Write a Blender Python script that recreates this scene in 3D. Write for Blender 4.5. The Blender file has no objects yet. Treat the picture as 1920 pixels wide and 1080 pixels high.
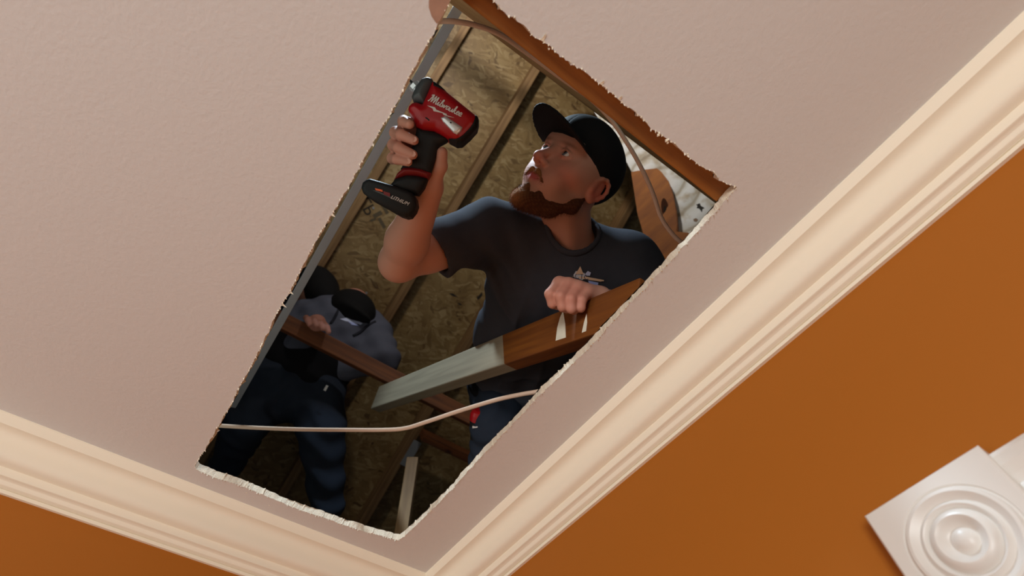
import bpy, bmesh, math, random
import numpy as np
from mathutils import Vector, Matrix, geometry
random.seed(7); rng = np.random.default_rng(7)
scene = bpy.context.scene
C = scene.collection

# ------------------------------------------------------------------ camera
F_PX = 1006.5                                    # focal length for a 1920 px wide frame
CAM = np.array([0.0, 0.0, 1.69])
CR = np.array([0.5848, 0.8110, -0.0182]); CU = np.array([0.7032, -0.4956, 0.5098]); CF = np.array([-0.4044, 0.3109, 0.8601])
CF /= np.linalg.norm(CF); CR -= CF * (CR @ CF); CR /= np.linalg.norm(CR); CU = np.cross(CR, CF)
cam_data = bpy.data.cameras.new('camera'); cam = bpy.data.objects.new('camera', cam_data); C.objects.link(cam)
cam_data.sensor_width = 36.0; cam_data.lens = 36.0 * F_PX / 1920.0; cam_data.clip_start = 0.02
cam.matrix_world = Matrix(((CR[0], CU[0], -CF[0], CAM[0]), (CR[1], CU[1], -CF[1], CAM[1]), (CR[2], CU[2], -CF[2], CAM[2]), (0, 0, 0, 1)))
cam_data.dof.use_dof = True; cam_data.dof.focus_distance = 1.0; cam_data.dof.aperture_fstop = 4.0
scene.camera = cam
H_CEIL = 2.44

def ray(px, py): return ((px - 960) / F_PX) * CR + ((540 - py) / F_PX) * CU + CF
def P(px, py, d): return CAM + d * ray(px, py)
def on_z(px, py, z):
    v = ray(px, py); return CAM + v * ((z - CAM[2]) / v[2])

# ------------------------------------------------------------------ world, lights, exposure
world = bpy.data.worlds.new('world'); scene.world = world; world.use_nodes = True
world.node_tree.nodes['Background'].inputs[0].default_value = (0.75, 0.85, 1.0, 1); world.node_tree.nodes['Background'].inputs[1].default_value = 0.02
vs = scene.view_settings
vs.view_transform = 'Standard'; vs.look = 'None'; vs.gamma = 1.0; vs.use_curve_mapping = False; vs.exposure = 0.0

def add_light(name, typ, loc, energy, color, target=None, size=0.3, **kw):
    l = bpy.data.lights.new(name, typ); l.energy = energy; l.color = color
    if typ == 'AREA': l.shape = 'DISK'; l.size = size
    else: l.shadow_soft_size = size
    for k, v in kw.items(): setattr(l, k, v)
    o = bpy.data.objects.new(name, l); C.objects.link(o); o.location = loc
    if target is not None: o.rotation_euler = (Vector(target) - Vector(loc)).to_track_quat('-Z', 'Y').to_euler()
    return o
add_light('window_daylight', 'AREA', (1.65, -2.55, 1.10), 86, (0.93, 1.0, 1.0), (-0.6, 0.2, 2.0), 1.4)
add_light('added_ceiling_fill', 'AREA', (-0.75, -2.6, 1.05), 14, (0.93, 1.0, 1.0), (-0.5, 0.3, 2.1), 1.2)  # added fill to even out the ceiling, not a known window
add_light('attic_work_light', 'SPOT', (-0.14, -0.20, 3.82), 112, (0.66, 0.85, 1.0), (-0.45, 0.25, 2.75), 0.05, spot_size=math.radians(100), spot_blend=0.5)
add_light('added_roof_fill', 'SPOT', (0.25, -0.12, 3.88), 27, (1.0, 0.95, 0.88), (-0.35, 0.45, 4.6), 0.05, spot_size=math.radians(150), spot_blend=0.35)  # added fill that brightens the upper sheathing, no known lamp

# ------------------------------------------------------------------ materials
MATS = {}
def srgb(r, g, b):
    f = lambda c: ((c / 255 + 0.055) / 1.055) ** 2.4 if c > 10 else c / 255 / 12.92
    return (f(r), f(g), f(b), 1.0)
def mat(name, col, rough=0.6, metal=0.0, bump=0.0, bscale=200.0, var=0.0, vscale=30.0, spec=0.5, stretch=None, coord='Object', dist=0.001, sss=0.0, coat=0.0):
    """principled with optional noise colour variation and noise bump, all in object space"""
    if name in MATS: return MATS[name]
    m = bpy.data.materials.new(name); m.use_nodes = True; nt = m.node_tree; N = nt.nodes; L = nt.links
    b = N['Principled BSDF']; b.inputs['Base Color'].default_value = col; b.inputs['Roughness'].default_value = rough
    b.inputs['Metallic'].default_value = metal; b.inputs['Specular IOR Level'].default_value = spec
    if coat: b.inputs['Coat Weight'].default_value = coat
    if sss: b.inputs['Subsurface Weight'].default_value = sss; b.inputs['Subsurface Radius'].default_value = (0.012, 0.004, 0.002); b.inputs['Subsurface Scale'].default_value = 0.6
    tc = N.new('ShaderNodeTexCoord'); src = tc.outputs[coord]
    if stretch:
        mp = N.new('ShaderNodeMapping'); mp.inputs['Scale'].default_value = stretch; L.new(src, mp.inputs[0]); src = mp.outputs[0]
    if var:
        n = N.new('ShaderNodeTexNoise'); n.inputs['Scale'].default_value = vscale; n.inputs['Detail'].default_value = 5; L.new(src, n.inputs['Vector'])
        hs = N.new('ShaderNodeMix'); hs.data_type = 'RGBA'; hs.blend_type = 'MIX'
        hs.inputs[6].default_value = tuple(c * (1 - var) for c in col[:3]) + (1,); hs.inputs[7].default_value = tuple(min(1, c * (1 + var)) for c in col[:3]) + (1,)
        L.new(n.outputs[0], hs.inputs[0]); L.new(hs.outputs[2], b.inputs['Base Color'])
    if bump:
        n2 = N.new('ShaderNodeTexNoise'); n2.inputs['Scale'].default_value = bscale; n2.inputs['Detail'].default_value = 3; L.new(src, n2.inputs['Vector'])
        bp = N.new('ShaderNodeBump'); bp.inputs['Strength'].default_value = bump; bp.inputs['Distance'].default_value = dist; L.new(n2.outputs[0], bp.inputs['Height']); L.new(bp.outputs[0], b.inputs['Normal'])
    MATS[name] = m; return m

def ramp(N, stops):
    r = N.new('ShaderNodeValToRGB'); e = r.color_ramp.elements
    while len(e) < len(stops): e.new(0.5)
    for i, (p, c) in enumerate(stops): e[i].position = p; e[i].color = c
    return r
def wood_mat(name, dark, light, scale=1.0, rough=0.65, knots=True, lit_from=None, pale=None):
    """lengthwise grain along local X; lit_from = local x beyond which (towards +x) direct light is painted on as a pale tone"""
    m = bpy.data.materials.new(name); m.use_nodes = True; nt = m.node_tree; N = nt.nodes; L = nt.links; b = N['Principled BSDF']
    tc = N.new('ShaderNodeTexCoord'); mp = N.new('ShaderNodeMapping'); mp.inputs['Scale'].default_value = (3 * scale, 55 * scale, 55 * scale); L.new(tc.outputs['Object'], mp.inputs[0])
    n = N.new('ShaderNodeTexNoise'); n.inputs['Scale'].default_value = 1.0; n.inputs['Detail'].default_value = 6; n.inputs['Distortion'].default_value = 0.6; L.new(mp.outputs[0], n.inputs['Vector'])
    r = ramp(N, [(0.3, dark), (0.7, light)]); L.new(n.outputs[0], r.inputs[0]); col = r.outputs[0]
    mp2 = N.new('ShaderNodeMapping'); mp2.inputs['Scale'].default_value = (2.2, 3, 3); L.new(tc.outputs['Object'], mp2.inputs[0])
    n3 = N.new('ShaderNodeTexNoise'); n3.inputs['Scale'].default_value = 2.0; L.new(mp2.outputs[0], n3.inputs['Vector'])
    mx = N.new('ShaderNodeMix'); mx.data_type = 'RGBA'; mx.blend_type = 'MULTIPLY'; mx.inputs[0].default_value = 0.6
    r3 = ramp(N, [(0.35, (0.6, 0.55, 0.5, 1)), (0.65, (1, 1, 1, 1))]); L.new(n3.outputs[0], r3.inputs[0]); L.new(col, mx.inputs[6]); L.new(r3.outputs[0], mx.inputs[7]); col = mx.outputs[2]
    if knots:
        v = N.new('ShaderNodeTexVoronoi'); v.inputs['Scale'].default_value = 1.0; mk = N.new('ShaderNodeMapping'); mk.inputs['Scale'].default_value = (4, 9, 9); L.new(tc.outputs['Object'], mk.inputs[0]); L.new(mk.outputs[0], v.inputs['Vector'])
        rk = ramp(N, [(0.07, (0.25, 0.18, 0.12, 1)), (0.13, (1, 1, 1, 1))]); L.new(v.outputs['Distance'], rk.inputs[0])
        mk2 = N.new('ShaderNodeMix'); mk2.data_type = 'RGBA'; mk2.blend_type = 'MULTIPLY'; mk2.inputs[0].default_value = 1.0; L.new(col, mk2.inputs[6]); L.new(rk.outputs[0], mk2.inputs[7]); col = mk2.outputs[2]
    if pale is not None:
        sx = N.new('ShaderNodeSeparateXYZ'); L.new(tc.outputs['Object'], sx.inputs[0])
        # slanted, slightly wavy boundary of the painted-on direct light
        ad = N.new('ShaderNodeMath'); ad.operation = 'MULTIPLY_ADD'; ad.inputs[1].default_value = 0.55; L.new(sx.outputs[1], ad.inputs[0]); L.new(sx.outputs[0], ad.inputs[2])
        gt = N.new('ShaderNodeMath'); gt.operation = 'GREATER_THAN'; gt.inputs[1].default_value = lit_from; L.new(ad.outputs[0], gt.inputs[0])
        mp4 = N.new('ShaderNodeMix'); mp4.data_type = 'RGBA'; L.new(gt.outputs[0], mp4.inputs[0]); L.new(col, mp4.inputs[6])
        rp = ramp(N, [(0.35, tuple(c * 0.8 for c in pale[:3]) + (1,)), (0.6, pale)]); L.new(n.outputs[0], rp.inputs[0]); L.new(rp.outputs[0], mp4.inputs[7]); col = mp4.outputs[2]
    L.new(col, b.inputs['Base Color']); b.inputs['Roughness'].default_value = rough
    bp = N.new('ShaderNodeBump'); bp.inputs['Strength'].default_value = 0.25; bp.inputs['Distance'].default_value = 0.001; L.new(n.outputs[0], bp.inputs['Height']); L.new(bp.outputs[0], b.inputs['Normal'])
    MATS[name] = m; return m
def osb_mat(name, light=1.0):
    m = bpy.data.materials.new(name); m.use_nodes = True; nt = m.node_tree; N = nt.nodes; L = nt.links; b = N['Principled BSDF']
    tc = N.new('ShaderNodeTexCoord')
    warp = N.new('ShaderNodeTexNoise'); warp.inputs['Scale'].default_value = 9; warp.inputs['Detail'].default_value = 2; L.new(tc.outputs['Object'], warp.inputs['Vector'])
    wm = N.new('ShaderNodeVectorMath'); wm.operation = 'MULTIPLY_ADD'; wm.inputs[1].default_value = (0.09, 0.09, 0.09); L.new(warp.outputs['Color'], wm.inputs[0]); L.new(tc.outputs['Object'], wm.inputs[2])
    col = None; hgt = None
    for i, (sc, rz) in enumerate([((17, 70, 30), 0.35), ((15, 60, 30), 1.0), ((20, 80, 30), -0.45)]):
        mp = N.new('ShaderNodeMapping'); mp.inputs['Scale'].default_value = sc; mp.inputs['Rotation'].default_value = (0, 0, 0); mr = N.new('ShaderNodeMapping'); mr.inputs['Rotation'].default_value = (0, 0, rz)
        L.new(wm.outputs[0], mr.inputs[0]); L.new(mr.outputs[0], mp.inputs[0])
        v = N.new('ShaderNodeTexVoronoi'); v.inputs['Scale'].default_value = 1.0; L.new(mp.outputs[0], v.inputs['Vector'])
        sp = N.new('ShaderNodeSeparateColor'); L.new(v.outputs['Color'], sp.inputs[0])
        r = ramp(N, [(0.0, (0.15, 0.085, 0.03, 1)), (0.07, (0.26, 0.165, 0.062, 1)), (0.6, (0.34, 0.225, 0.09, 1)), (1.0, (0.46, 0.335, 0.165, 1))]); L.new(sp.outputs[0], r.inputs[0])
        if col is None: col = r.outputs[0]; hgt = sp.outputs[0]
        else:
            mx = N.new('ShaderNodeMix'); mx.data_type = 'RGBA'; gt = N.new('ShaderNodeMath'); gt.operation = 'GREATER_THAN'; gt.inputs[1].default_value = 0.52; L.new(sp.outputs[1], gt.inputs[0])
            L.new(gt.outputs[0], mx.inputs[0]); L.new(col, mx.inputs[6]); L.new(r.outputs[0], mx.inputs[7]); col = mx.outputs[2]
    big = N.new('ShaderNodeTexNoise'); big.inputs['Scale'].default_value = 6; big.inputs['Detail'].default_value = 6; L.new(tc.outputs['Object'], big.inputs['Vector'])
    rb = ramp(N, [(0.3, (0.66, 0.58, 0.48, 1)), (0.65, (1.0, 1.0, 1.0, 1))]); L.new(big.outputs[0], rb.inputs[0])
    mm = N.new('ShaderNodeMix'); mm.data_type = 'RGBA'; mm.blend_type = 'MULTIPLY'; mm.inputs[0].default_value = 1; L.new(col, mm.inputs[6]); L.new(rb.outputs[0], mm.inputs[7])
    L.new(mm.outputs[2], b.inputs['Base Color']); b.inputs['Roughness'].default_value = 0.55
    bp = N.new('ShaderNodeBump'); bp.inputs['Strength'].default_value = 0.4; bp.inputs['Distance'].default_value = 0.002; L.new(hgt, bp.inputs['Height']); L.new(bp.outputs[0], b.inputs['Normal'])
    MATS[name] = m; return m

M_ceil = mat('ceiling_paint', srgb(224, 222, 219), 0.75, bump=0.35, bscale=160, dist=0.0012, spec=0.25)
M_gyp = mat('gypsum_core', srgb(226, 212, 190), 0.95, bump=0.8, bscale=350, dist=0.002, var=0.12, vscale=120, spec=0.1)
M_paper = mat('torn_paper', srgb(250, 236, 214), 0.9, var=0.15, vscale=90, spec=0.1)
M_kraft = mat('kraft_paper', srgb(176, 140, 120), 0.95, var=0.2, vscale=60, bump=0.4, bscale=150, spec=0.1)
M_wall = mat('orange_wall_paint', srgb(170, 100, 28), 0.6, bump=0.15, bscale=260, dist=0.0008, spec=0.25)
M_trim = mat('cream_trim_paint', srgb(247, 236, 214), 0.7, bump=0.06, bscale=60, dist=0.001, spec=0.4)
M_door = mat('white_casing_paint', srgb(224, 219, 212), 0.36, spec=0.5)
M_floor = mat('floor_boards', srgb(150, 112, 78), 0.5, var=0.15, vscale=8, stretch=(1, 12, 1))
M_joist = wood_mat('orange_joist_wood', srgb(130, 78, 26), srgb(176, 112, 42))
M_brace = wood_mat('orange_brace_wood', srgb(110, 56, 10), srgb(148, 86, 22), lit_from=0.47, pale=srgb(158, 144, 120), knots=False)  # pale end is direct light put into the wood colour
M_beam = wood_mat('brown_beam_wood', srgb(92, 48, 18), srgb(138, 78, 34))
M_rafter = wood_mat('rafter_wood', srgb(124, 90, 54), srgb(168, 132, 88))
M_pale = wood_mat('pale_ply', srgb(222, 217, 206), srgb(246, 243, 236), scale=0.25, knots=False)
def swirl_mat(name, centre):
    m = bpy.data.materials.new(name); m.use_nodes = True; nt = m.node_tree; N = nt.nodes; L = nt.links; b = N['Principled BSDF']
    tc = N.new('ShaderNodeTexCoord'); mp = N.new('ShaderNodeMapping'); mp.vector_type = 'POINT'; mp.inputs['Location'].default_value = tuple(-c for c in centre); L.new(tc.outputs['Object'], mp.inputs[0])
    w = N.new('ShaderNodeTexWave'); w.wave_type = 'RINGS'; w.rings_direction = 'SPHERICAL'; w.inputs['Scale'].default_value = 4.0; w.inputs['Distortion'].default_value = 2.2; w.inputs['Detail'].default_value = 2; w.inputs['Detail Scale'].default_value = 2.5; L.new(mp.outputs[0], w.inputs['Vector'])
    r = ramp(N, [(0.0, srgb(186, 172, 150)), (0.14, srgb(226, 222, 212)), (0.5, srgb(240, 238, 232)), (1.0, srgb(244, 242, 238))]); L.new(w.outputs['Fac'], r.inputs[0])
    n = N.new('ShaderNodeTexNoise'); n.inputs['Scale'].default_value = 14; n.inputs['Detail'].default_value = 6; L.new(tc.outputs['Object'], n.inputs['Vector'])
    r2 = ramp(N, [(0.34, srgb(206, 188, 160)), (0.5, (1, 1, 1, 1))]); L.new(n.outputs[0], r2.inputs[0])
    mx = N.new('ShaderNodeMix'); mx.data_type = 'RGBA'; mx.blend_type = 'MULTIPLY'; mx.inputs[0].default_value = 1; L.new(r.outputs[0], mx.inputs[6]); L.new(r2.outputs[0], mx.inputs[7]); L.new(mx.outputs[2], b.inputs['Base Color']); b.inputs['Roughness'].default_value = .5
    bp = N.new('ShaderNodeBump'); bp.inputs['Strength'].default_value = .5; bp.inputs['Distance'].default_value = .003; L.new(w.outputs['Fac'], bp.inputs['Height']); L.new(bp.outputs[0], b.inputs['Normal'])
    return m
M_osb = osb_mat('osb_sheathing')
M_steel = mat('galvanised_steel', srgb(150, 152, 156), 0.5, metal=0.15, var=0.15, vscale=14)
M_cable = mat('cable_sheath', srgb(214, 186, 164), 0.35, spec=0.5)
M_black = mat('black_plastic', srgb(20, 20, 21), 0.62, spec=0.35)
M_rubber = mat('black_rubber', srgb(17, 17, 18), 0.7, bump=0.2, bscale=600, dist=0.0004)
M_red = mat('red_plastic', srgb(170, 18, 26), 0.32, spec=0.5)
M_grey = mat('grey_housing', srgb(74, 76, 78), 0.4)
M_chrome = mat('chrome', (0.85, 0.86, 0.88, 1), 0.25, metal=0.55)
M_print = mat('white_print', srgb(226, 220, 214), 0.5)
M_orangeprint = mat('orange_print', srgb(230, 96, 40), 0.5)
M_redprint = mat('dark_red_print', srgb(120, 16, 18), 0.5)
M_stamp = mat('black_stamp_ink', srgb(46, 38, 30), 0.8)
M_smudge = mat('grey_stamp_ink', srgb(96, 84, 64), 0.8)
M_shirt = mat('charcoal_jersey', srgb(66, 67, 74), 0.95, bump=0.25, bscale=900, dist=0.0006, spec=0.1, var=0.08, vscale=60)
M_cap = mat('black_cap_cloth', srgb(22, 21, 22), 0.85, bump=0.3, bscale=900, dist=0.0006, spec=0.2)
M_jean = mat('dark_denim', srgb(46, 52, 64), 0.9, bump=0.3, bscale=700, dist=0.0008, var=0.2, vscale=20, spec=0.1)
M_blackcloth = mat('black_cloth', srgb(24, 24, 27), 0.9, spec=0.1)
M_hoodie = mat('blue_grey_fleece', srgb(94, 96, 110), 0.95, bump=0.3, bscale=400, dist=0.001, var=0.12, vscale=18, spec=0.1)
M_darkhood = mat('dark_fleece', srgb(50, 50, 58), 0.95, bump=0.3, bscale=400, dist=0.001, spec=0.1)
M_bluewhite = mat('pale_blue_print', srgb(206, 214, 244), 0.6)
M_blue = mat('blue_print', srgb(170, 182, 236), 0.6)
M_tan = mat('tan_print', srgb(240, 200, 164), 0.6)
M_eyewhite = mat('eye_white', srgb(226, 220, 214), 0.15, spec=0.7, coat=0.6)
M_iris = mat('blue_grey_iris', srgb(96, 112, 122), 0.15, spec=0.7, coat=0.6)
M_pupil = mat('pupil', srgb(10, 10, 12), 0.1, spec=0.8, coat=0.6)
M_nail = mat('fingernail', srgb(222, 160, 138), 0.35, spec=0.5)
def vcol_mat(name, attr, rough, sss=0.0, bump=0.0, bscale=300):
    m = mat(name, (0.5, 0.5, 0.5, 1), rough, bump=bump, bscale=bscale, dist=0.0006, sss=sss, spec=0.4); nt = m.node_tree
    a = nt.nodes.new('ShaderNodeAttribute'); a.attribute_name = attr; nt.links.new(a.outputs['Color'], nt.nodes['Principled BSDF'].inputs['Base Color']); return m
M_skin = vcol_mat('skin', 'tint', 0.6, sss=0.12, bump=0.15)
M_beard = vcol_mat('beard_hair', 'tint', 0.95)

# ------------------------------------------------------------------ object helpers
def mesh_obj(name, verts, faces, material, parent=None, smooth=False, world_verts=True):
    me = bpy.data.meshes.new(name); me.from_pydata([tuple(v) for v in verts], [], faces); me.update()
    for m in (material if isinstance(material, (list, tuple)) else [material]): me.materials.append(m)
    if smooth: me.shade_smooth()
    o = bpy.data.objects.new(name, me); C.objects.link(o)
    if parent is not None:
        o.parent = parent
        if world_verts: o.matrix_parent_inverse = WORLD[parent.name].inverted() if parent.name in WORLD else Matrix()
    return o
WORLD = {}
def empty(name, loc=(0, 0, 0)):
    o = bpy.data.objects.new(name, None); C.objects.link(o); o.location = loc; o.empty_display_size = 0.05
    WORLD[o.name] = Matrix.Translation(loc); return o
def tag(o, label=None, cat=None, group=None, kind=None):
    if label: o['label'] = label
    if cat: o['category'] = cat
    if group: o['group'] = group
    if kind: o['kind'] = kind
    return o
def place(o, M):
    o.matrix_basis = M; WORLD[o.name] = M.copy(); return o
def box_geo(x0, x1, y0, y1, z0, z1):
    v = [(x, y, z) for x in (x0, x1) for y in (y0, y1) for z in (z0, z1)]
    f = [(0, 1, 3, 2), (4, 6, 7, 5), (0, 4, 5, 1), (2, 3, 7, 6), (0, 2, 6, 4), (1, 5, 7, 3)]
    return v, f
def box(name, x0, x1, y0, y1, z0, z1, m, parent=None, bevel=0.0):
    v, f = box_geo(x0, x1, y0, y1, z0, z1); o = mesh_obj(name, v, f, m, parent)
    if bevel: bevel_mesh(o, bevel)
    return o
def bevel_mesh(o, w, seg=2):
    bm = bmesh.new(); bm.from_mesh(o.data); bmesh.ops.recalc_face_normals(bm, faces=bm.faces)
    bmesh.ops.bevel(bm, geom=list(bm.edges), offset=w, segments=seg, affect='EDGES', profile=0.6, clamp_overlap=True)
    bm.to_mesh(o.data); bm.free()
def unit(v): v = np.asarray(v, float); return v / np.linalg.norm(v)
def beam(name, p0, p1, wdir, w, t, m, parent=None, bevel=0.003):
    """board from p0 to p1 (line of the first arris); w along wdir, t along the third axis; local X runs the length"""
    p0 = np.asarray(p0, float); X = unit(np.asarray(p1, float) - p0); Y = np.asarray(wdir, float); Y = unit(Y - X * (X @ Y)); Z = np.cross(X, Y)
    ln = np.linalg.norm(np.asarray(p1, float) - p0)
    v, f = box_geo(0, ln, 0, w, min(0, t), max(0, t)); o = mesh_obj(name, v, f, m, parent, world_verts=False); bevel_mesh(o, bevel)
    M = Matrix(((X[0], Y[0], Z[0], p0[0]), (X[1], Y[1], Z[1], p0[1]), (X[2], Y[2], Z[2], p0[2]), (0, 0, 0, 1)))
    if parent is not None: o.matrix_parent_inverse = WORLD.get(parent.name, Matrix()).inverted()
    return place(o, M)
def poly_prism(name, pts, nrm, thick, m, parent=None, bevel=0.0):
    """outline of 3D points (roughly planar) given thickness along nrm"""
    pts = [np.asarray(p, float) for p in pts]; n = len(pts); nrm = unit(nrm)
    v = pts + [p + nrm * thick for p in pts]
    f = [tuple(range(n)), tuple(range(2 * n - 1, n - 1, -1))] + [(i, i + n, (i + 1) % n + n, (i + 1) % n) for i in range(n)]
    o = mesh_obj(name, v, f, m, parent)
    bm = bmesh.new(); bm.from_mesh(o.data); bmesh.ops.recalc_face_normals(bm, faces=bm.faces)
    if bevel: bmesh.ops.bevel(bm, geom=list(bm.edges), offset=bevel, segments=2, affect='EDGES', clamp_overlap=True)
    bm.to_mesh(o.data); bm.free(); return o
def catmull(pts, n=8):
    pts = [np.asarray(p, float) for p in pts]; pts = [2 * pts[0] - pts[1]] + pts + [2 * pts[-1] - pts[-2]]; out = []
    for i in range(1, len(pts) - 2):
        a, b, c, d = pts[i - 1:i + 3]
        for t in np.linspace(0, 1, n, endpoint=False):
            out.append(0.5 * ((2 * b) + (c - a) * t + (2 * a - 5 * b + 4 * c - d) * t * t + (3 * b - a - 3 * c + d) * t ** 3))
    out.append(pts[-2]); return out
def tube_geo(path, ra, rb, up, seg=10):
    """swept ellipse (ra across, rb along up)"""
    v, f = [], []; n = len(path); up = np.asarray(up, float)
    for i, p in enumerate(path):
        t = unit(path[min(i + 1, n - 1)] - path[max(i - 1, 0)]); s = unit(np.cross(t, up)); q = np.cross(s, t)
        for k in range(seg):
            a = 2 * math.pi * k / seg; v.append(p + s * ra * math.cos(a) + q * rb * math.sin(a))
    for i in range(n - 1):
        for k in range(seg): f.append((i * seg + k, i * seg + (k + 1) % seg, (i + 1) * seg + (k + 1) % seg, (i + 1) * seg + k))
    f.append(tuple(range(seg - 1, -1, -1))); f.append(tuple((n - 1) * seg + k for k in range(seg))); return v, f
def text_mesh(name, body, m, origin, xdir, ydir, size, parent=None, depth=0.0004, shear=0.0):
    cu = bpy.data.curves.new(name, 'FONT'); cu.body = body; cu.size = 1.0; cu.extrude = 0.0; cu.shear = shear
    t = bpy.data.objects.new(name, cu); C.objects.link(t); dg = bpy.context.evaluated_depsgraph_get(); dg.update()
    me = bpy.data.meshes.new_from_object(t.evaluated_get(dg)); bpy.data.objects.remove(t); bpy.data.curves.remove(cu)
    X = unit(xdir); Y = np.asarray(ydir, float); Y = unit(Y - X * (X @ Y)); Z = np.cross(X, Y); o0 = np.asarray(origin, float)
    vs_ = [o0 + X * v.co.x * size + Y * v.co.y * size for v in me.vertices]; fs = [tuple(p.vertices) for p in me.polygons]; bpy.data.meshes.remove(me)
    return mesh_obj(name, vs_, fs, m, parent)

# ================================================================== the room
XW, YW = -1.1808, 0.6390                    # inner faces of the two walls that meet in the corner
CR_P, CR_D = 0.0775, 0.0935                 # crown moulding projection and drop
XE, YE = 2.6, -2.8
tag(box('floor', XW - .1, XE + .1, YE - .1, YW + .1, -0.05, 0.0, M_floor), 'brown timber floor of the room', kind='structure')
tag(box('wall_left', XW - .1, XW, YE, YW, 0.0, H_CEIL, M_wall), 'orange wall on the left below the moulding', kind='structure')
tag(box('wall_right', XW, XE, YW, YW + .1, 0.0, H_CEIL, M_wall), 'orange wall on the right with the door casing', kind='structure')
tag(box('wall_back', XW, XE, YE - .1, YE, 0.0, H_CEIL, M_wall), 'orange wall behind the viewer', kind='structure')
tag(box('wall_far', XE, XE + .1, YE, YW, 0.0, H_CEIL, M_wall), 'orange wall opposite the left wall', kind='structure')

# --- ceiling with the sawn hole
DA = [(845, 0), (836, 20), (822, 42), (800, 85), (783, 120), (765, 155), (745, 192), (720, 232), (692, 280), (660, 336), (630, 388), (600, 442), (570, 496), (546, 545), (522, 582), (500, 630), (475, 680), (445, 735), (415, 790), (390, 835), (364, 873)]
CD = [(368, 880), (400, 894), (440, 906), (480, 922), (520, 940), (560, 956), (600, 968), (650, 986), (700, 1001), (748, 1013)]
BC = [(780, 986), (850, 915), (896, 862), (959, 798), (1010, 743), (1056, 700), (1124, 631), (1176, 576), (1213, 536), (1240, 507), (1280, 465), (1310, 432), (1347, 390), (1381, 351)]
AB = [(1365, 347), (1352, 340), (1337, 323), (1313, 312), (1280, 283), (1237, 253), (1190, 210), (1160, 187), (1117, 150), (1087, 127), (1072, 119), (1033, 86), (1008, 72), (964, 33), (950, 28), (922, 0), (905, -14), (880, -30), (862, -26)]
def resample(pts, step):
    out = []
    for a, b in zip(pts[:-1], pts[1:]):
        n = max(1, int(np.linalg.norm(b - a) / step))
        for i in range(n): out.append(a + (b - a) * i / n)
    return out
loop_px = DA + CD + BC + AB + [DA[0]]
loop = resample([on_z(x, y, H_CEIL)[:2] for x, y in loop_px], 0.0028)
n_l = len(loop)
def ragged(n, amp, spike):
    s = np.zeros(n)
    for per, a in ((2, .7), (5, .8), (17, .7)):
        k = rng.normal(size=n // per + 3); s += a * np.interp(np.arange(n) / per, np.arange(len(k)), k)
    s *= amp; idx = rng.integers(0, n, n // 22); s[idx] += spike * rng.uniform(.3, 1.3, len(idx)); return s
cen = np.mean(loop, 0); rag_b = ragged(n_l, 0.0008, 0.0022); rag_t = ragged(n_l, 0.0008, 0.003)
def inward(i):
    t = unit(loop[(i + 1) % n_l] - loop[i - 1]); nrm = np.array([-t[1], t[0]]); return nrm if (cen - loop[i]) @ nrm > 0 else -nrm
bot = [loop[i] + inward(i) * rag_b[i] for i in range(n_l)]; top = [loop[i] + inward(i) * (rag_t[i] + .0004) for i in range(n_l)]
T_DRY = 0.0145
outer = [(XW - .1, YE - .1), (XE + .1, YE - .1), (XE + .1, YW + .1), (XW - .1, YW + .1)]
V = [Vector((x, y, 0)) for x, y in outer]; W = [Vector((p[0], p[1], 0)) for p in bot]
tris = geometry.tessellate_polygon([V, W])
verts = [(x, y, H_CEIL) for x, y in outer] + [(p[0], p[1], H_CEIL) for p in bot] + [(x, y, H_CEIL + T_DRY) for x, y in outer] + [(p[0], p[1], H_CEIL + T_DRY) for p in top]
nv = 4 + n_l; faces = []; mi = []
for a, b, c in tris: faces.append((a, b, c)); mi.append(0)
for a, b, c in tris: faces.append((c + nv, b + nv, a + nv)); mi.append(1)
for i in range(n_l): j = (i + 1) % n_l; faces.append((4 + i, 4 + j, nv + 4 + j, nv + 4 + i)); mi.append(1)
for i in range(4): j = (i + 1) % 4; faces.append((i, j, nv + j, nv + i)); mi.append(1)
ceiling = mesh_obj('ceiling', verts, faces, [M_ceil, M_gyp]); ceiling.data.polygons.foreach_set('material_index', mi)
bm = bmesh.new(); bm.from_mesh(ceiling.data); bmesh.ops.recalc_face_normals(bm, faces=bm.faces); bm.to_mesh(ceiling.data); bm.free()
tag(ceiling, 'pinkish beige drywall ceiling with a ragged rectangular hole sawn in it', kind='structure')
# torn paper and gypsum crumbs around the cut
fv, ff = [], []
def flake(p, d, ln, wd, drop):
    """a bent sliver of torn paper with some thickness"""
    d = np.array([d[0], d[1], 0]); s = np.array([-d[1], d[0], 0]); b0 = len(fv); p3 = np.array([p[0], p[1], H_CEIL - .0002]); th = np.array([0, 0, .0006])
    q = [p3 - s * wd, p3 + s * wd, p3 + d * ln * .6 + s * wd * .7 + np.array([0, 0, -drop * .4]), p3 + d * ln + np.array([0, 0, -drop])]
    for a in q: fv.append(a)
    for a in q: fv.append(a + th)
    ff.extend([(b0, b0 + 1, b0 + 2, b0 + 3), (b0 + 7, b0 + 6, b0 + 5, b0 + 4)] + [(b0 + i, b0 + 4 + i, b0 + 4 + (i + 1) % 4, b0 + (i + 1) % 4) for i in range(4)])
for i in range(0, n_l, 2):
    if rng.random() < .8:
        d = inward(i); a = rng.normal() * .7; d = np.array([d[0] * math.cos(a) - d[1] * math.sin(a), d[0] * math.sin(a) + d[1] * math.cos(a)])
        flake(bot[i] - d * .0012, d, rng.uniform(.0012, .0036), rng.uniform(.0006, .0016), rng.uniform(.0008, .0042))
for (px, py, ang, ln) in [(1016, 74, None, .011), (527, 570, None, .008), (1128, 158, None, .007), (1160, 186, None, .007), (545, 548, None, .006), (620, 400, None, .006), (1222, 522, None, .007)]:
    p = on_z(px, py, H_CEIL)[:2]; i = int(np.argmin([np.linalg.norm(q - p) for q in loop])); flake(loop[i], inward(i) * (-1 if py < 200 else 1), ln, .002, .002)
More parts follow.
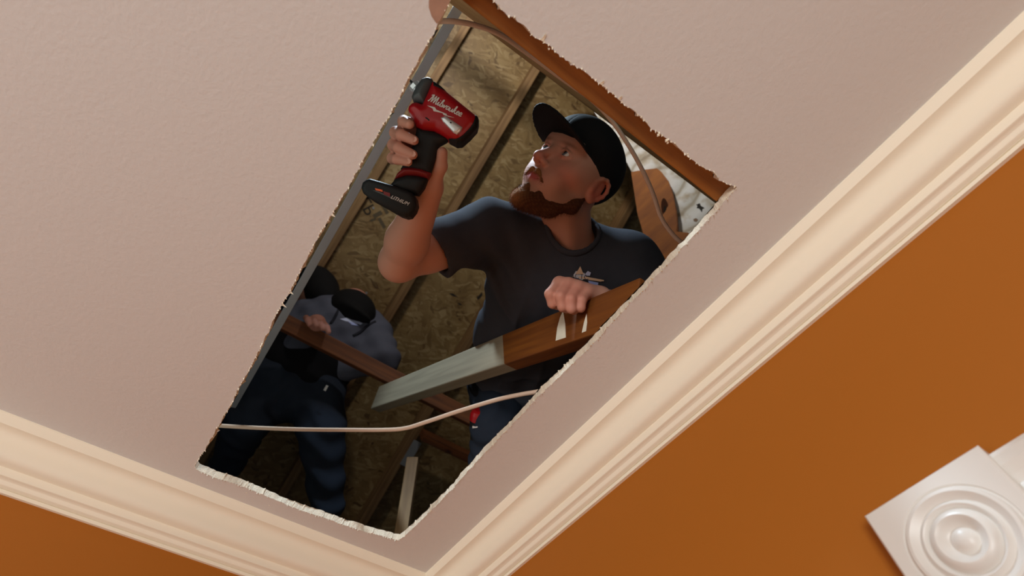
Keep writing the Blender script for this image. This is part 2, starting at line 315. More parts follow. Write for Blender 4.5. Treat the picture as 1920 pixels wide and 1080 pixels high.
torn = mesh_obj('torn_paper_edge', fv, ff, M_paper, ceiling); tag(torn, 'torn paper slivers along the sawn drywall edge', kind='stuff')
# crumbs
cv, cf = [], []
for (px, py, r) in [(1235, 253, .004), (1250, 264, .0045), (1252, 268, .003), (1289, 289, .002), (1395, 385, .0012), (462, 924, .0018), (505, 948, .0015), (720, 1040, .0018), (470, 915, .0016), (1362, 371, .0015), (1030, 92, .002)]:
    c = on_z(px, py, H_CEIL); b0 = len(cv); bmx = [(0, 0, -1), (1, 0, 0), (0, 1, 0), (-1, 0, 0), (0, -1, 0), (0, 0, 1)]
    for q in bmx: cv.append(c + np.array(q) * r * rng.uniform(.6, 1.2, 3) * np.array([1, 1, .6]))
    for tr in [(0, 2, 1), (0, 3, 2), (0, 4, 3), (0, 1, 4), (5, 1, 2), (5, 2, 3), (5, 3, 4), (5, 4, 1)]: cf.append(tuple(b0 + k for k in tr))
tag(mesh_obj('gypsum_crumb', cv, cf, M_paper, ceiling), 'white crumbs of gypsum by the hole', kind='stuff')
flap = [(846, -2), (836, 18), (824, 40), (818, 43), (809, 30), (804, 14), (804, 2), (808, -10), (820, -22), (845, -20)]
tag(poly_prism('torn_paper_patch', [on_z(x, y, H_CEIL - .0006) for x, y in flap], (0, 0, 1), .0008, M_kraft, ceiling), 'brown patch where the facing paper tore away')

# --- crown moulding: profile of (projection from wall, drop from ceiling)
def scurve(p0, q0, p1, q1, a, n=13):
    return [(p0 + (p1 - p0) * (t + a * math.sin(2 * math.pi * t)), q0 + (q1 - q0) * (t - a * math.sin(2 * math.pi * t))) for t in np.linspace(0, 1, n)]
CR_D = .097
prof = [(CR_P, 0), (CR_P, .003), (CR_P - .007, .0180), (CR_P - .009, .0184)] + scurve(CR_P - .0095, .0185, .0290, .0655, .115)
prof += [(.0276, .0658), (.0250, .0785), (.0230, .0795)] + scurve(.0222, .0796, .0075, .0893, .09, 8)[0:] + [(.0072, .0896), (.0042, .0898), (.0042, .0912), (.0064, .0917), (.0056, CR_D), (0, CR_D), (0, 0)]
def crown(name, side, label):
    v, f = [], []; n = len(prof)
    for k in (0, 1):
        for p, q in prof:
            if side == 'right': v.append((XW + p if k == 0 else XE, YW - p, H_CEIL - q))
            else: v.append((XW + p, YW - p if k == 0 else YE, H_CEIL - q))
    for i in range(n): j = (i + 1) % n; f.append((i, j, n + j, n + i))
    f.append(tuple(range(n))); f.append(tuple(range(2 * n - 1, n - 1, -1)))
    o = mesh_obj(name, v, f, M_trim); bm = bmesh.new(); bm.from_mesh(o.data); bmesh.ops.recalc_face_normals(bm, faces=bm.faces); bm.to_mesh(o.data); bm.free()
    for p in o.data.polygons: p.use_smooth = True
    o.data.set_sharp_from_angle(angle=math.radians(24)); return tag(o, label, kind='structure')
crown('trim_1', 'left', 'cream crown moulding along the left orange wall')
crown('trim_2', 'right', 'cream crown moulding along the right orange wall')

# --- door casing with a bullseye corner block
CX0 = -0.2486 * .75; CW = 0.1758 * .75; CZ = 1.69 + 0.4913 * .75
trim3 = empty('trim_3', (CX0, YW, 0)); tag(trim3, 'white door casing with bullseye corner block on the right wall', kind='structure')
def lathe_block(name, cx, cz, w, d, m, parent):
    """square block whose face carries concentric turned rings"""
    rings = [(0.0, .004), (.10, .0035), (.17, .001), (.21, -.001), (.25, .0), (.30, .003), (.36, .0048), (.42, .0040), (.47, .001), (.50, -.001), (.53, .0012), (.565, .002), (.60, .0004), (.64, -.0012), (.70, .0008), (.76, .0026), (.81, .0022), (.845, -.0008), (.87, -.001), (.89, .0)]
    seg = 64; v = []; f = []; R = w / 2 * .80
    for k, (rr, hh) in enumerate(rings):
        for s in range(seg):
            a = 2 * math.pi * s / seg; v.append((cx + R * rr / .89 * math.cos(a), YW - d - hh * 1.25, cz + R * rr / .89 * math.sin(a)))
    for k in range(len(rings) - 1):
        for s in range(seg): f.append((k * seg + s, k * seg + (s + 1) % seg, (k + 1) * seg + (s + 1) % seg, (k + 1) * seg + s))
    last = (len(rings) - 1) * seg; b0 = len(v); w2 = w / 2
    for s in range(seg):                                      # square rim matching the ring's segments
        a = 2 * math.pi * s / seg; c_, s_ = math.cos(a), math.sin(a); k = (w2 - .002) / max(abs(c_), abs(s_)); v.append((cx + c_ * k, YW - d, cz + s_ * k))
    for s in range(seg): f.append((last + s, last + (s + 1) % seg, b0 + (s + 1) % seg, b0 + s))
    b1 = len(v)
    for s in range(seg):
        a = 2 * math.pi * s / seg; c_, s_ = math.cos(a), math.sin(a); k = w2 / max(abs(c_), abs(s_)); v.append((cx + c_ * k, YW - d + .002, cz + s_ * k))
    b2 = len(v)
    for s in range(seg): x, y, z = v[b1 + s]; v.append((x, YW, z))
    for a0, a1 in ((b0, b1), (b1, b2)):
        for s in range(seg): f.append((a0 + s, a0 + (s + 1) % seg, a1 + (s + 1) % seg, a1 + s))
    o = mesh_obj(name, v, f, m, parent); bm = bmesh.new(); bm.from_mesh(o.data); bmesh.ops.remove_doubles(bm, verts=bm.verts, dist=1e-6); bmesh.ops.recalc_face_normals(bm, faces=bm.faces); bm.to_mesh(o.data); bm.free()
    for p in o.data.polygons: p.use_smooth = True
    o.data.set_sharp_from_angle(angle=math.radians(40)); return o
lathe_block('corner_block', CX0 + CW / 2, CZ - CW / 2, CW, .026, M_door, trim3)
cprof = [(0, 0), (0, .016), (.004, .018), (.012, .018), (.018, .014), (.026, .012), (.034, .016), (.046, .018), (.058, .016), (.066, .012), (.074, .014), (.080, .018), (.088, .018), (.092, .016), (.092, 0)]
def casing(name, horizontal):
    v, f = [], []; n = len(cprof); s = (CW - .016) / .092
    for k in (0, 1):
        for a, d in cprof:
            if horizontal: v.append((CX0 + CW if k == 0 else CX0 + CW + .76, YW - d, CZ - .008 - a * s))
            else: v.append((CX0 + .008 + a * s, YW - d, CZ - CW if k == 0 else 0))
    for i in range(n): j = (i + 1) % n; f.append((i, j, n + j, n + i))
    f += [tuple(range(n)), tuple(range(2 * n - 1, n - 1, -1))]
    o = mesh_obj(name, v, f, M_door, trim3); bm = bmesh.new(); bm.from_mesh(o.data); bmesh.ops.recalc_face_normals(bm, faces=bm.faces); bm.to_mesh(o.data); bm.free()
casing('header_casing', True); casing('side_casing', False)
lathe_block('corner_block', CX0 + CW * 1.5 + .76, CZ - CW / 2, CW, .026, M_door, trim3)
tag(box('door_1', CX0 + CW, CX0 + CW + .76, YW - .004, YW - .0005, 0, CZ - CW, M_door), 'plain white door below the casing', kind='structure')

# ================================================================== the attic
def roof_z(x): return 1.69 + 2.86 + 0.55 * (x + 0.285)            # underside of the rafters
RS = unit((1, 0, .55)); RN = unit((.55, 0, -1))                    # up the slope; out of the roof towards the room below
RD = 0.095                                                        # rafter depth
def on_roof(px, py, off=RD):
    v = ray(px, py); p0 = np.array([0, 0, roof_z(0)]) - RN * off; return CAM + v * ((RN @ (p0 - CAM)) / (RN @ v))
roof = empty('roof', (0, 0, roof_z(0))); tag(roof, 'underside of the attic roof, OSB sheets on rafters', kind='structure')
sheet0 = None
for i, y0 in enumerate((-2.85, -0.405, 2.04)):
    for j, s0 in enumerate((-3.30, -2.075, -0.85, 0.375)):
        if j % 2: yy = y0 - 1.22
        else: yy = y0
        base = np.array([0, 0, roof_z(0)]) - RN * RD + RS * s0
        X, Y, Z = np.array([0, 1, 0.]), RS, np.cross([0, 1, 0.], RS)
        if sheet0 is None:
            v, f = box_geo(0.0004, 2.4396, .0004, 1.2246, 0, .012); sheet0 = mesh_obj('osb_panel', v, f, M_osb, roof, world_verts=False); o = sheet0
            if Z @ RN > 0: sheet0.data.transform(Matrix.Translation((0, 0, -.012)))
        else: o = sheet0.copy(); C.objects.link(o)
        o.parent = roof; o.matrix_parent_inverse = WORLD['roof'].inverted()
        p = base + X * yy; place(o, Matrix(((X[0], Y[0], Z[0], p[0]), (X[1], Y[1], Z[1], p[1]), (X[2], Y[2], Z[2], p[2]), (0, 0, 0, 1))))
for k, yc in enumerate((-1.65, -1.235, -0.82, -0.405, 0.0, 0.395, 0.815, 1.225, 1.635, 2.04, 2.45)):
    p0 = np.array([0, yc - .019, roof_z(0)]); a = p0 + RS * -3.2; b = p0 + RS * 1.2
    beam('rafter', a, b, (0, 1, 0), .038, -.0945 if np.cross(RS, [0, 1, 0]) @ RN > 0 else .0945, M_rafter, roof)
# blocking between rafters low on the roof and an added slat that shades the sheathing
def roof_pt(px, py, off): return on_roof(px, py, off)
a = roof_pt(782, 843, .0); b = roof_pt(905, 843, .0)
beam('blocking', (a + b) / 2 + np.array([0, -.19, 0]), (a + b) / 2 + np.array([0, .19, 0]), RS, .038, .088, M_beam, roof)
LB = np.array([0.25, -0.12, 3.88]); Q1 = on_roof(838, 112); Q2 = on_roof(962, 205); k_ = .42
a = LB + (Q1 - LB) * k_; b = LB + (Q2 - LB) * k_; dd = unit(b - a)
beam('added_shadow_slat', a - dd * .12, b + dd * .18, RS, .028, .02, M_rafter, roof)  # out of view, added to throw a soft shadow band on the sheathing
# nail plates on the rafters
for (px, py) in [(770, 850)]:
    c = roof_pt(px, py, .0) + RN * .002; v = [c + RS * a * .07 + np.array([0, 1, 0]) * b * .022 for a, b in ((-1, -1), (1, -1), (1, 1), (-1, 1))]
    poly_prism('nail_plate', v, RN, .0015, M_steel, roof)
# nail heads through the sheathing
for (px, py) in [(687, 549), (815, 416), (848, 262), (640, 360), (700, 390)]:
    c = roof_pt(px, py, RD); pts = [c + (RS * math.cos(t) + np.array([0, 1, 0]) * math.sin(t)) * .006 for t in np.linspace(0, 6.28, 7)[:-1]]
    poly_prism('nail_head', pts, RN, .004, M_steel, roof)
# ink stamps on the sheathing
Yw = np.array([0, 1.0, 0])
def stamp_dirs(px, py, dx, dy):
    o = on_roof(px, py, RD - .0006); e = on_roof(px + dx, py + dy, RD - .0006); return o, e - o
o_, xd = stamp_dirs(676, 372, 14, 24); 
yd = np.cross(xd, RN); text_mesh('ink_stamp', 'LP', M_stamp, on_roof(690, 366, RD - .0008), xd, -yd if (yd @ CR) > 0 else yd, .085, roof)
for (px, py, w, h) in [(708, 402, .02, .045), (722, 392, .05, .016), (716, 418, .055, .016), (700, 412, .01, .03)]:
    c = on_roof(px, py, RD - .0008); X = unit(xd); Y = unit(np.cross(X, RN)); v = [c + X * a * w + Y * b * h for a, b in ((-.5, -.5), (.5, -.5), (.5, .5), (-.5, .5))]
    poly_prism('ink_stamp', v, RN, .0004, M_smudge, roof)
for (px, py, w, h) in [(850, 553, .05, .012), (862, 570, .03, .009), (900, 555, .02, .05)]:
    c = on_roof(px, py, RD - .0008); v = [c + RS * b * h + Yw * a * w for a, b in ((-.5, -.3), (.1, -.5), (.5, .2), (-.1, .5))]
    poly_prism('dark_flake', v, RN, .0006, M_stamp, roof)

# --- pale sheathing at the upper right, in front of the rafters
GN = unit(-CF * .8 + np.array([0, -.6, 0])); G0 = P(1270, 330, 2.25)         # a sheet closing the gable side, facing the hole
def in_plane(px, py, off):
    v = ray(px, py); p0 = G0 - GN * (off + .004); return CAM + v * ((GN @ (p0 - CAM)) / (GN @ v))
pale_px = [(1062, 148), (1085, 168), (1102, 190), (1122, 222), (1150, 262), (1176, 306), (1196, 345), (1222, 400), (1244, 450), (1262, 500), (1420, 470), (1400, 330), (1250, 210), (1120, 110)]
ply = poly_prism('plywood_sheet', [in_plane(x, y, -.004) for x, y in pale_px], -GN, .012, swirl_mat('swirled_white_board', in_plane(1245, 345, -.004)))
for pg_ in ([(1305, 384), (1312, 381), (1314, 386), (1321, 390), (1317, 392), (1316, 398), (1311, 391), (1306, 390), (1308, 386)], [(1300, 411), (1305, 409), (1309, 412), (1306, 416), (1301, 415)]):
    poly_prism('dark_mark', [in_plane(x, y, -.0045) for x, y in pg_], GN, .0006, M_stamp if pg_[0][0] == 1305 else mat('rust_mark', srgb(150, 120, 96), .8), ply)
tag(ply, 'whitish plywood sheet with swirling grain behind the orange joist', 'plywood')
blk_px = [(1183, 322), (1206, 318), (1232, 315), (1240, 322), (1254, 340), (1262, 364), (1268, 396), (1270, 420), (1269, 434), (1292, 436), (1300, 520), (1240, 520), (1215, 470), (1195, 400)]
blk = poly_prism('wood_block', [in_plane(x, y, -.047) for x, y in blk_px], -GN, .038, wood_mat('orange_block_wood', srgb(150, 82, 12), srgb(190, 112, 26), scale=.5), bevel=.002)
tag(blk, 'orange wood block with rounded end and dark knot behind the upper cable', 'wood block')
c = in_plane(1247, 392, -.0482); kv = [c + (CU * math.cos(t) * 1.0 - CR * math.cos(t) * .12 + CR * math.sin(t) * .34) * .045 for t in np.linspace(0, 6.28, 15)[:-1]]
poly_prism('knot', kv, GN, .001, mat('knot_wood', srgb(84, 40, 14), .6), blk)
kv = [c + (CU * math.cos(t) - CU * .3 + CR * math.sin(t) * .3) * .018 + GN * .0012 for t in np.linspace(0, 6.28, 11)[:-1]]
poly_prism('knot', kv, GN, .001, M_stamp, blk)

# --- joist along the near edge, its lower face bare beside the drywall
j0 = on_z(1400, 366, H_CEIL + T_DRY + .0005); j1 = on_z(800, -75, H_CEIL + T_DRY + .0005)
e0 = on_z(1335, 372, H_CEIL + T_DRY + .0005); e1 = on_z(866, 0, H_CEIL + T_DRY + .0005)
d_ = unit(e1 - e0); a = e0 - d_ * .55; b = e1 + d_ * .6; wd = np.cross(d_, [0, 0, 1.]); wd = wd if wd @ np.array([1, 0, 0]) > 0 else -wd
X_ = d_; Z_ = np.cross(X_, wd)
joist = beam('ceiling_joist', a, b, wd, .062, .14 if Z_[2] > 0 else -.14, M_joist)
tag(joist, 'orange brown ceiling joist along the upper right edge of the hole', 'joist')
# pale board just above it
p0 = P(868, 22, 1.05); p1 = P(1150, 235, 1.25); dd = unit(p1 - p0)
bd = beam('wood_batten', p0 - dd * .35, p1 + dd * .55, P(990, 60, 1.08) - P(960, 100, 1.1), .07, .02, wood_mat('tan_batten_wood', srgb(132, 96, 56), srgb(172, 130, 84)))
tag(bd, 'tan wooden board running just above the orange joist', 'board')

# --- grey steel bar along the left edge
s0 = P(856, 2, 1.06); s1 = P(573, 505, 1.35)
dd = unit(s1 - s0); bar = beam('steel_bar', s0 - dd * .3, s1 + dd * .55, CR + CU * .5, .021, -.004, M_steel, bevel=.0015)
tag(bar, 'grey steel bar running along the left edge of the hole', 'steel bar')

# --- diagonal brace crossing in front of the man
U1 = P(1090, 566, 1.10); U2 = P(748, 709, 1.88); A1 = P(1090, 632, 1.04)
dd = unit(U2 - U1); br0 = U1 - dd * .165; br1 = U2 + dd * .20
Y_ = A1 - U1; Y_ = unit(Y_ - dd * (dd @ Y_)); Z_ = np.cross(dd, Y_)
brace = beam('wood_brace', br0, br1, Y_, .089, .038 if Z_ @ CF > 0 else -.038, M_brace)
tag(brace, 'orange wooden brace, one end painted pale as if lit, that the near man leans on', 'brace')
def brace_pt(px, py, off=.0004):
    v = ray(px, py); n = Z_ * (1 if Z_ @ CF < 0 else -1); p0 = br0 + n * off; return CAM + v * ((n @ (p0 - CAM)) / (n @ v))
MP = mat('painted_light_wood', srgb(236, 228, 206), .65, var=.08, vscale=60)
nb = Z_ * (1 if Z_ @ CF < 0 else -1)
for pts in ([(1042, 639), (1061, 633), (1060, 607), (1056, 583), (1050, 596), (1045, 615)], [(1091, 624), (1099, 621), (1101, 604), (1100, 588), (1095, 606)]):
    poly_prism('painted_light_patch', [brace_pt(x, y, .0002) for x, y in pts], nb, .0005, MP, brace)  # slivers of direct light laid on as pale shapes

# --- horizontal beam beside the second man
q0 = P(520, 578, 1.98); q1 = P(880, 764, 2.18); dd = unit(q1 - q0)
bm2 = beam('wood_beam', q0 - dd * .35, q1 + dd * .25, P(520, 608, 1.96) - q0, .060, .038 if np.cross(dd, P(520, 608, 1.96) - q0) @ CF > 0 else -.038, M_beam)
tag(bm2, 'dark reddish beam that the second man rests his hand on', 'beam')
# post and leaning rafter low in the attic
p0 = P(765, 868, 2.15); p1 = P(742, 1010, 1.9); dd = unit(p1 - p0)
tag(beam('wood_post', p0, p1 + dd * .3, CR, .045, .04, M_rafter), 'short upright post in the dark bottom corner of the hole', 'post')
p0 = P(800, 790, 2.2); p1 = P(690, 985, 1.98); dd = unit(p1 - p0)

# --- decking for the men to kneel and stand on, hidden above the ceiling
tag(box('attic_plank', -1.85, -0.62, 0.50, 1.25, 2.475, 2.50, M_rafter), 'plank laid above the ceiling beside the kneeling man', 'plank')

# --- cables
def cable(name, pts, r, label, flat=1.6):
    path = catmull([P(*p) for p in pts], 8); v, f = tube_geo(path, r * flat, r, CF, 12)
    o = mesh_obj(name, v, f, M_cable, smooth=True); return tag(o, label, 'cable')
cable('electrical_cable', [(815, 42, .78), (822, 40, .79), (850, 40, .80), (890, 47, .82), (940, 66, .85), (1000, 108, .90), (1060, 152, .94), (1110, 188, .97), (1148, 228, .99), (1180, 275, 1.0), (1205, 320, 1.01), (1224, 362, 1.02), (1240, 408, 1.03), (1262, 440, 1.035), (1284, 460, 1.04), (1330, 500, 1.06)], .0032, 'beige electrical cable looping past the cap at the upper right', 1.35)
cable('electrical_cable', [(340, 793, 1.25), (410, 798, 1.26), (480, 802, 1.27), (560, 805, 1.27), (650, 806, 1.27), (720, 806, 1.26), (760, 803, 1.25), (800, 791, 1.23), (860, 771, 1.2), (930, 750, 1.16), (975, 740, 1.13), (1010, 734, 1.11), (1070, 722, 1.08)], .0042, 'beige electrical cable strung across the lower part of the hole', 1.15)

# ================================================================== signed-distance modelling for the figures
class Field:
    def __init__(s, lo, hi, h):
        s.lo = np.asarray(lo, float); s.h = h; s.n = np.ceil((np.asarray(hi) - s.lo) / h).astype(int) + 1; s.F = np.full(s.n, 1.0, np.float32)
    def region(s, lo, hi):
        a = np.clip(np.floor((lo - s.lo) / s.h).astype(int), 0, s.n); b = np.clip(np.ceil((hi - s.lo) / s.h).astype(int) + 1, 0, s.n)
        if np.any(b <= a): return None, None
        ax = [(s.lo[i] + s.h * np.arange(a[i], b[i])).astype(np.float32) for i in range(3)]
        return tuple(slice(a[i], b[i]) for i in range(3)), np.stack(np.meshgrid(*ax, indexing='ij'), -1)
    def op(s, prim, k=0.01, mode='add'):
        fn, lo, hi = prim; pad = k + 3 * s.h + .012
        sl, G = s.region(np.asarray(lo) - pad, np.asarray(hi) + pad)
        if sl is None: return
        d = fn(G); F = s.F[sl]
        if mode == 'add': hh = np.clip(k - np.abs(F - d), 0, None); s.F[sl] = np.minimum(F, d) - hh * hh / (4 * k)
        elif mode == 'sub': d = -d; hh = np.clip(k - np.abs(F - d), 0, None); s.F[sl] = np.maximum(F, d) + hh * hh / (4 * k)
        elif mode == 'disp': s.F[sl] = F + d
    def mesh(s):
        F = s.F; S = F < 0; n = F.shape
        core = np.zeros(tuple(x - 1 for x in n), np.int8)
        for i in (0, 1):
            for j in (0, 1):
                for k in (0, 1): core += S[i:n[0] - 1 + i, j:n[1] - 1 + j, k:n[2] - 1 + k]
        idx = np.argwhere((core > 0) & (core < 8)); vid = np.full(core.shape, -1, np.int32); vid[tuple(idx.T)] = np.arange(len(idx))
        acc = np.zeros((len(idx), 3)); cnt = np.zeros(len(idx)); offs = [np.array(o) for o in np.ndindex(2, 2, 2)]
        for a in offs:
            for ax in range(3):
                if a[ax]: continue
                b = a.copy(); b[ax] = 1; fa = F[tuple((idx + a).T)]; fb = F[tuple((idx + b).T)]; m = (fa < 0) != (fb < 0)
                t = np.where(m, fa / np.where(m, fa - fb, 1), 0); p = a + np.zeros((len(idx), 3)); p[:, ax] += t; acc[m] += p[m]; cnt[m] += 1
        verts = s.lo + s.h * (idx + acc / cnt[:, None]); quads = []
        for ax in range(3):
            u, v = (ax + 1) % 3, (ax + 2) % 3
            sl0 = [slice(None)] * 3; sl1 = [slice(None)] * 3; sl0[ax] = slice(0, -1); sl1[ax] = slice(1, None)
            A = S[tuple(sl0)]; B = S[tuple(sl1)]; e = np.argwhere(A != B); e = e[(e[:, u] > 0) & (e[:, v] > 0) & (e[:, u] < n[u] - 1) & (e[:, v] < n[v] - 1)]
            if not len(e): continue
            fl = A[tuple(e.T)]; du = np.zeros(3, int); dv = np.zeros(3, int); du[u] = 1; dv[v] = 1
            q = np.stack([vid[tuple((e - du - dv).T)], vid[tuple((e - dv).T)], vid[tuple(e.T)], vid[tuple((e - du).T)]], 1); q[~fl] = q[~fl][:, ::-1]; quads.append(q)
        return verts, np.concatenate(quads)
def seg(a, b, ra, rb, sq=None):
    """tapered capsule; sq = (axis, factor) flattens the cross-section along a direction"""
    a = np.asarray(a, float); b = np.asarray(b, float); r = max(ra, rb)
    def fn(G):
        G = G - a; ab = b - a
        t = np.clip(G @ ab / max(ab @ ab, 1e-12), 0, 1)[..., None]; q = G - t * ab
        if sq is not None: ax_, fac = sq; q = q + (q @ ax_)[..., None] * ax_ * (1 / fac - 1)
        return (np.sqrt((q * q).sum(-1)) - (ra + (rb - ra) * t[..., 0])) * (min(1, sq[1]) if sq is not None else 1)
    return fn, np.minimum(a, b) - r, np.maximum(a, b) + r
def ell(c, rad, Rm=None):
    c = np.asarray(c, float); rad = np.asarray(rad, float); m = rad.max()
    def fn(G):
        q = G - c
        if Rm is not None: q = q @ Rm
        k0 = np.sqrt(((q / rad) ** 2).sum(-1)) + 1e-9; k1 = np.sqrt(((q / rad ** 2) ** 2).sum(-1)) + 1e-9; return k0 * (k0 - 1) / k1
    return fn, c - m, c + m
def in_frame(prim, Rm, c):
    """move a primitive given in a local frame into the world"""
    fn, lo, hi = prim; cs = np.array([[x, y, z] for x in (lo[0], hi[0]) for y in (lo[1], hi[1]) for z in (lo[2], hi[2])]) @ Rm.T + c
    return (lambda G: fn((G - c) @ Rm)), cs.min(0), cs.max(0)
def half(p, n):
    p = np.asarray(p, float); n = unit(n); return lambda G: (G - p) @ n
def sdf_obj(name, fld, m, parent, color=None, xf=None, flip=False):
    v, q = fld.mesh(); loc = v
    if xf is not None: v = v @ xf[0].T + xf[1]
    if flip: q = q[:, ::-1]
    me = bpy.data.meshes.new(name); me.from_pydata(v.tolist(), [], q.tolist()); me.update(); me.materials.append(m); me.shade_smooth()
    if color is not None:
        at = me.attributes.new('tint', 'FLOAT_COLOR', 'POINT'); c = np.concatenate([color(loc), np.ones((len(v), 1))], 1).astype(np.float32); at.data.foreach_set('color', c.ravel())
    o = bpy.data.objects.new(name, me); C.objects.link(o)
    if parent is not None: o.parent = parent; o.matrix_parent_inverse = WORLD.get(parent.name, Matrix()).inverted()
    return o
def blob(x, c, r): return np.exp(-(((x - np.asarray(c)) / np.asarray(r)) ** 2).sum(-1))

# ------------------------------------------------------------------ the near man
man = empty('person', tuple(P(985, 720, 1.55) - np.array([0, 0, .25])))
tag(man, 'bearded man in black cap and charcoal t-shirt aiming a power driver', 'person')
# head frame: columns are his left, forward, up
HR = np.array([[.581, -.573, .578], [-.390, .428, .816], [-.715, -.699, .025]])
HB = np.stack([CR, CU, CF], 1) @ HR; U_, S_, Vt_ = np.linalg.svd(HB); HB = U_ @ Vt_
HC = CAM + .1287 * CR + .2421 * CU + 1.20 * CF
def hp(x, y, z): return HC + HB @ np.array([x, y, z])
SH_R = P(918, 432, 1.27); SH_L = P(1180, 492, 1.30); NECK = P(1068, 440, 1.27); EL_R = P(748, 492, 1.13); WR_R = P(803, 352, .985)
HIP = P(985, 715, 1.58); CHEST = P(1052, 520, 1.36); BELLY = P(1010, 620, 1.47)
TX = unit(SH_L - SH_R); TDN = unit(HIP - NECK); TX = unit(TX - TDN * (TDN @ TX)); TF = np.cross(TX, TDN); TF = TF if TF @ CF < 0 else -TF
TB = np.stack([TX, TF, TDN], 1)
EL_L = P(1255, 590, 1.27); WR_L = P(1135, 568, 1.14)

def head_prims(add, sub):
    A = lambda pr, k: add(in_frame(pr, HB, HC), k); Sb = lambda pr, k: sub(in_frame(pr, HB, HC), k)
    A(ell((0, -.014, .045), (.075, .094, .084)), .01)
    A(ell((0, .022, -.028), (.060, .070, .082)), .03)
    for s in (1, -1):
        A(seg((s * .054, -.002, -.048), (s * .020, .062, -.094), .016, .015), .03)
        A(ell((s * .044, .056, -.008), (.022, .022, .016)), .025)
        A(ell((s * .030, .066, -.040), (.022, .020, .024)), .025)
        A(ell((s * .060, .020, .015), (.014, .04, .03)), .03)
    A(ell((0, .070, -.094), (.022, .018, .017)), .02)
    A(seg((-.032, .074, .038), (.032, .074, .038), .012, .012), .02)
    A(ell((0, .060, .060), (.058, .028, .034)), .03)
    A(ell((0, .076, -.056), (.026, .014, .020)), .018)
    for s in (1, -1):
        Sb(ell((s * .031, .098, .019), (.0165, .017, .0115)), .012)
        A(ell((s * .031, .0725, .0185), (.0150, .0142, .0140)), .004)
        # lids
        Sb(ell((s * .0325, .0900, .0190), (.0165, .0130, .0086)), .0025)
        A(seg((s * .0165, .0825, .0205), (s * .031, .0872, .0282), .0024, .0028), .003); A(seg((s * .031, .0872, .0282), (s * .0485, .0770, .0210), .0028, .0022), .003)
        A(seg((s * .0175, .0820, .0165), (s * .032, .0850, .0100), .0018, .0022), .003); A(seg((s * .032, .0850, .0100), (s * .0475, .0770, .0170), .0022, .0018), .003)
    A(seg((0, .082, .026), (0, .110, -.013), .0078, .0095), .012)
    A(ell((0, .1125, -.017), (.0105, .0095, .0090)), .008)
    for s in (1, -1):
        A(ell((s * .0120, .099, -.021), (.0075, .010, .0075)), .006)
        Sb(ell((s * .0070, .1045, -.0295), (.0040, .0060, .0050)), .003)
    # lips
    for s in (1, -1):
        A(seg((0, .0935, -.0505), (s * .022, .083, -.0545), .0048, .0022), .005)
        A(seg((0, .0915, -.0600), (s * .021, .082, -.0560), .0052, .0022), .005)
    Sb(seg((-.021, .0905, -.0552), (.021, .0905, -.0552), .0012, .0012), .002)
    Sb(seg((0, .099, -.033), (0, .098, -.044), .0022, .0026), .005)
    # ears
    for s in (1, -1):
        A(ell((s * .0755, -.010, .004), (.0075, .0185, .0300)), .006)
        hx = [(.078, .005, .016), (.082, -.003, .0275), (.0845, -.014, .0320), (.0860, -.025, .0270), (.0862, -.0315, .0140), (.0850, -.0305, .0000), (.0820, -.0250, -.0120), (.0785, -.0150, -.0230)]
        for p_, q_ in zip(hx[:-1], hx[1:]): A(seg((s * p_[0],) + p_[1:], (s * q_[0],) + q_[1:], .0040, .0042), .004)
        A(ell((s * .0775, -.0100, -.0215), (.0055, .0085, .0095)), .005)
        Sb(ell((s * .086, -.009, .004), (.0065, .0085, .0135)), .004)
        A(seg((s * .076, .004, .000), (s * .079, .002, -.006), .004, .004), .004)

def hand_right(add):
    k = .006
    mcp = [P(803, 238, .985), P(800, 256, .995), P(797, 276, .995), P(792, 296, .99)]
    pip = [P(757, 228, .957), P(742, 249, .955), P(738, 272, .955), P(736, 297, .958)]
    dip = [P(758, 229, .925), P(752, 253, .924), P(747, 277, .924), P(744, 299, .928)]
    tip = [P(768, 233, .912), P(776, 263, .913), P(774, 290, .913), P(765, 304, .918)]
    rr = [.0098, .0102, .0100, .0090]
    for a, b, c, d, r in zip(mcp, pip, dip, tip, rr):
        add(seg(a, b, r * 1.1, r), k); add(seg(b, c, r, r * .93), .003); add(seg(c, d, r * .95, r * .82), .003); add(ell(b, (r * 1.05,) * 3), .004)
    w = WR_R
    for a, r in zip(mcp, (.012, .012, .012, .012)): add(seg(w, a, .019, r), .012)
    add(seg(mcp[0], mcp[3], .011, .011), .012)
    add(seg(P(808, 342, .975), P(826, 312, .955), .017, .0125), .012); add(seg(P(826, 312, .955), P(829, 286, .945), .0118, .0098), .004)
    return tip, dip
def hand_left(add):
    k = .006
    mcp = [P(1049, 531, 1.092), P(1067, 534, 1.085), P(1085, 540, 1.082), P(1101, 548, 1.085)]
    pip = [P(1031, 551, 1.062), P(1051, 556, 1.052), P(1071, 561, 1.050), P(1091, 563, 1.053)]
    dip = [P(1036, 569, 1.066), P(1055, 575, 1.052), P(1072, 579, 1.048), P(1089, 577, 1.050)]
    tip = [P(1047, 573, 1.085), P(1063, 579, 1.072), P(1076, 582, 1.066), P(1089, 579, 1.066)]
    rr = [.0108, .0110, .0106, .0096]
    for a, b, c, d, r in zip(mcp, pip, dip, tip, rr):
        add(seg(a, b, r * 1.15, r), k); add(seg(b, c, r, r * .95), .003); add(seg(c, d, r * .95, r * .85), .003)
    for a in mcp: add(seg(P(1125, 559, 1.110), a, .018, .012), .012)
    add(seg(P(1125, 559, 1.110), WR_L, .020, .024), .015)
    add(seg(P(1109, 547, 1.120), P(1077, 537, 1.120), .013, .011), .01); add(seg(P(1077, 537, 1.120), P(1047, 542, 1.110), .011, .0095), .004)
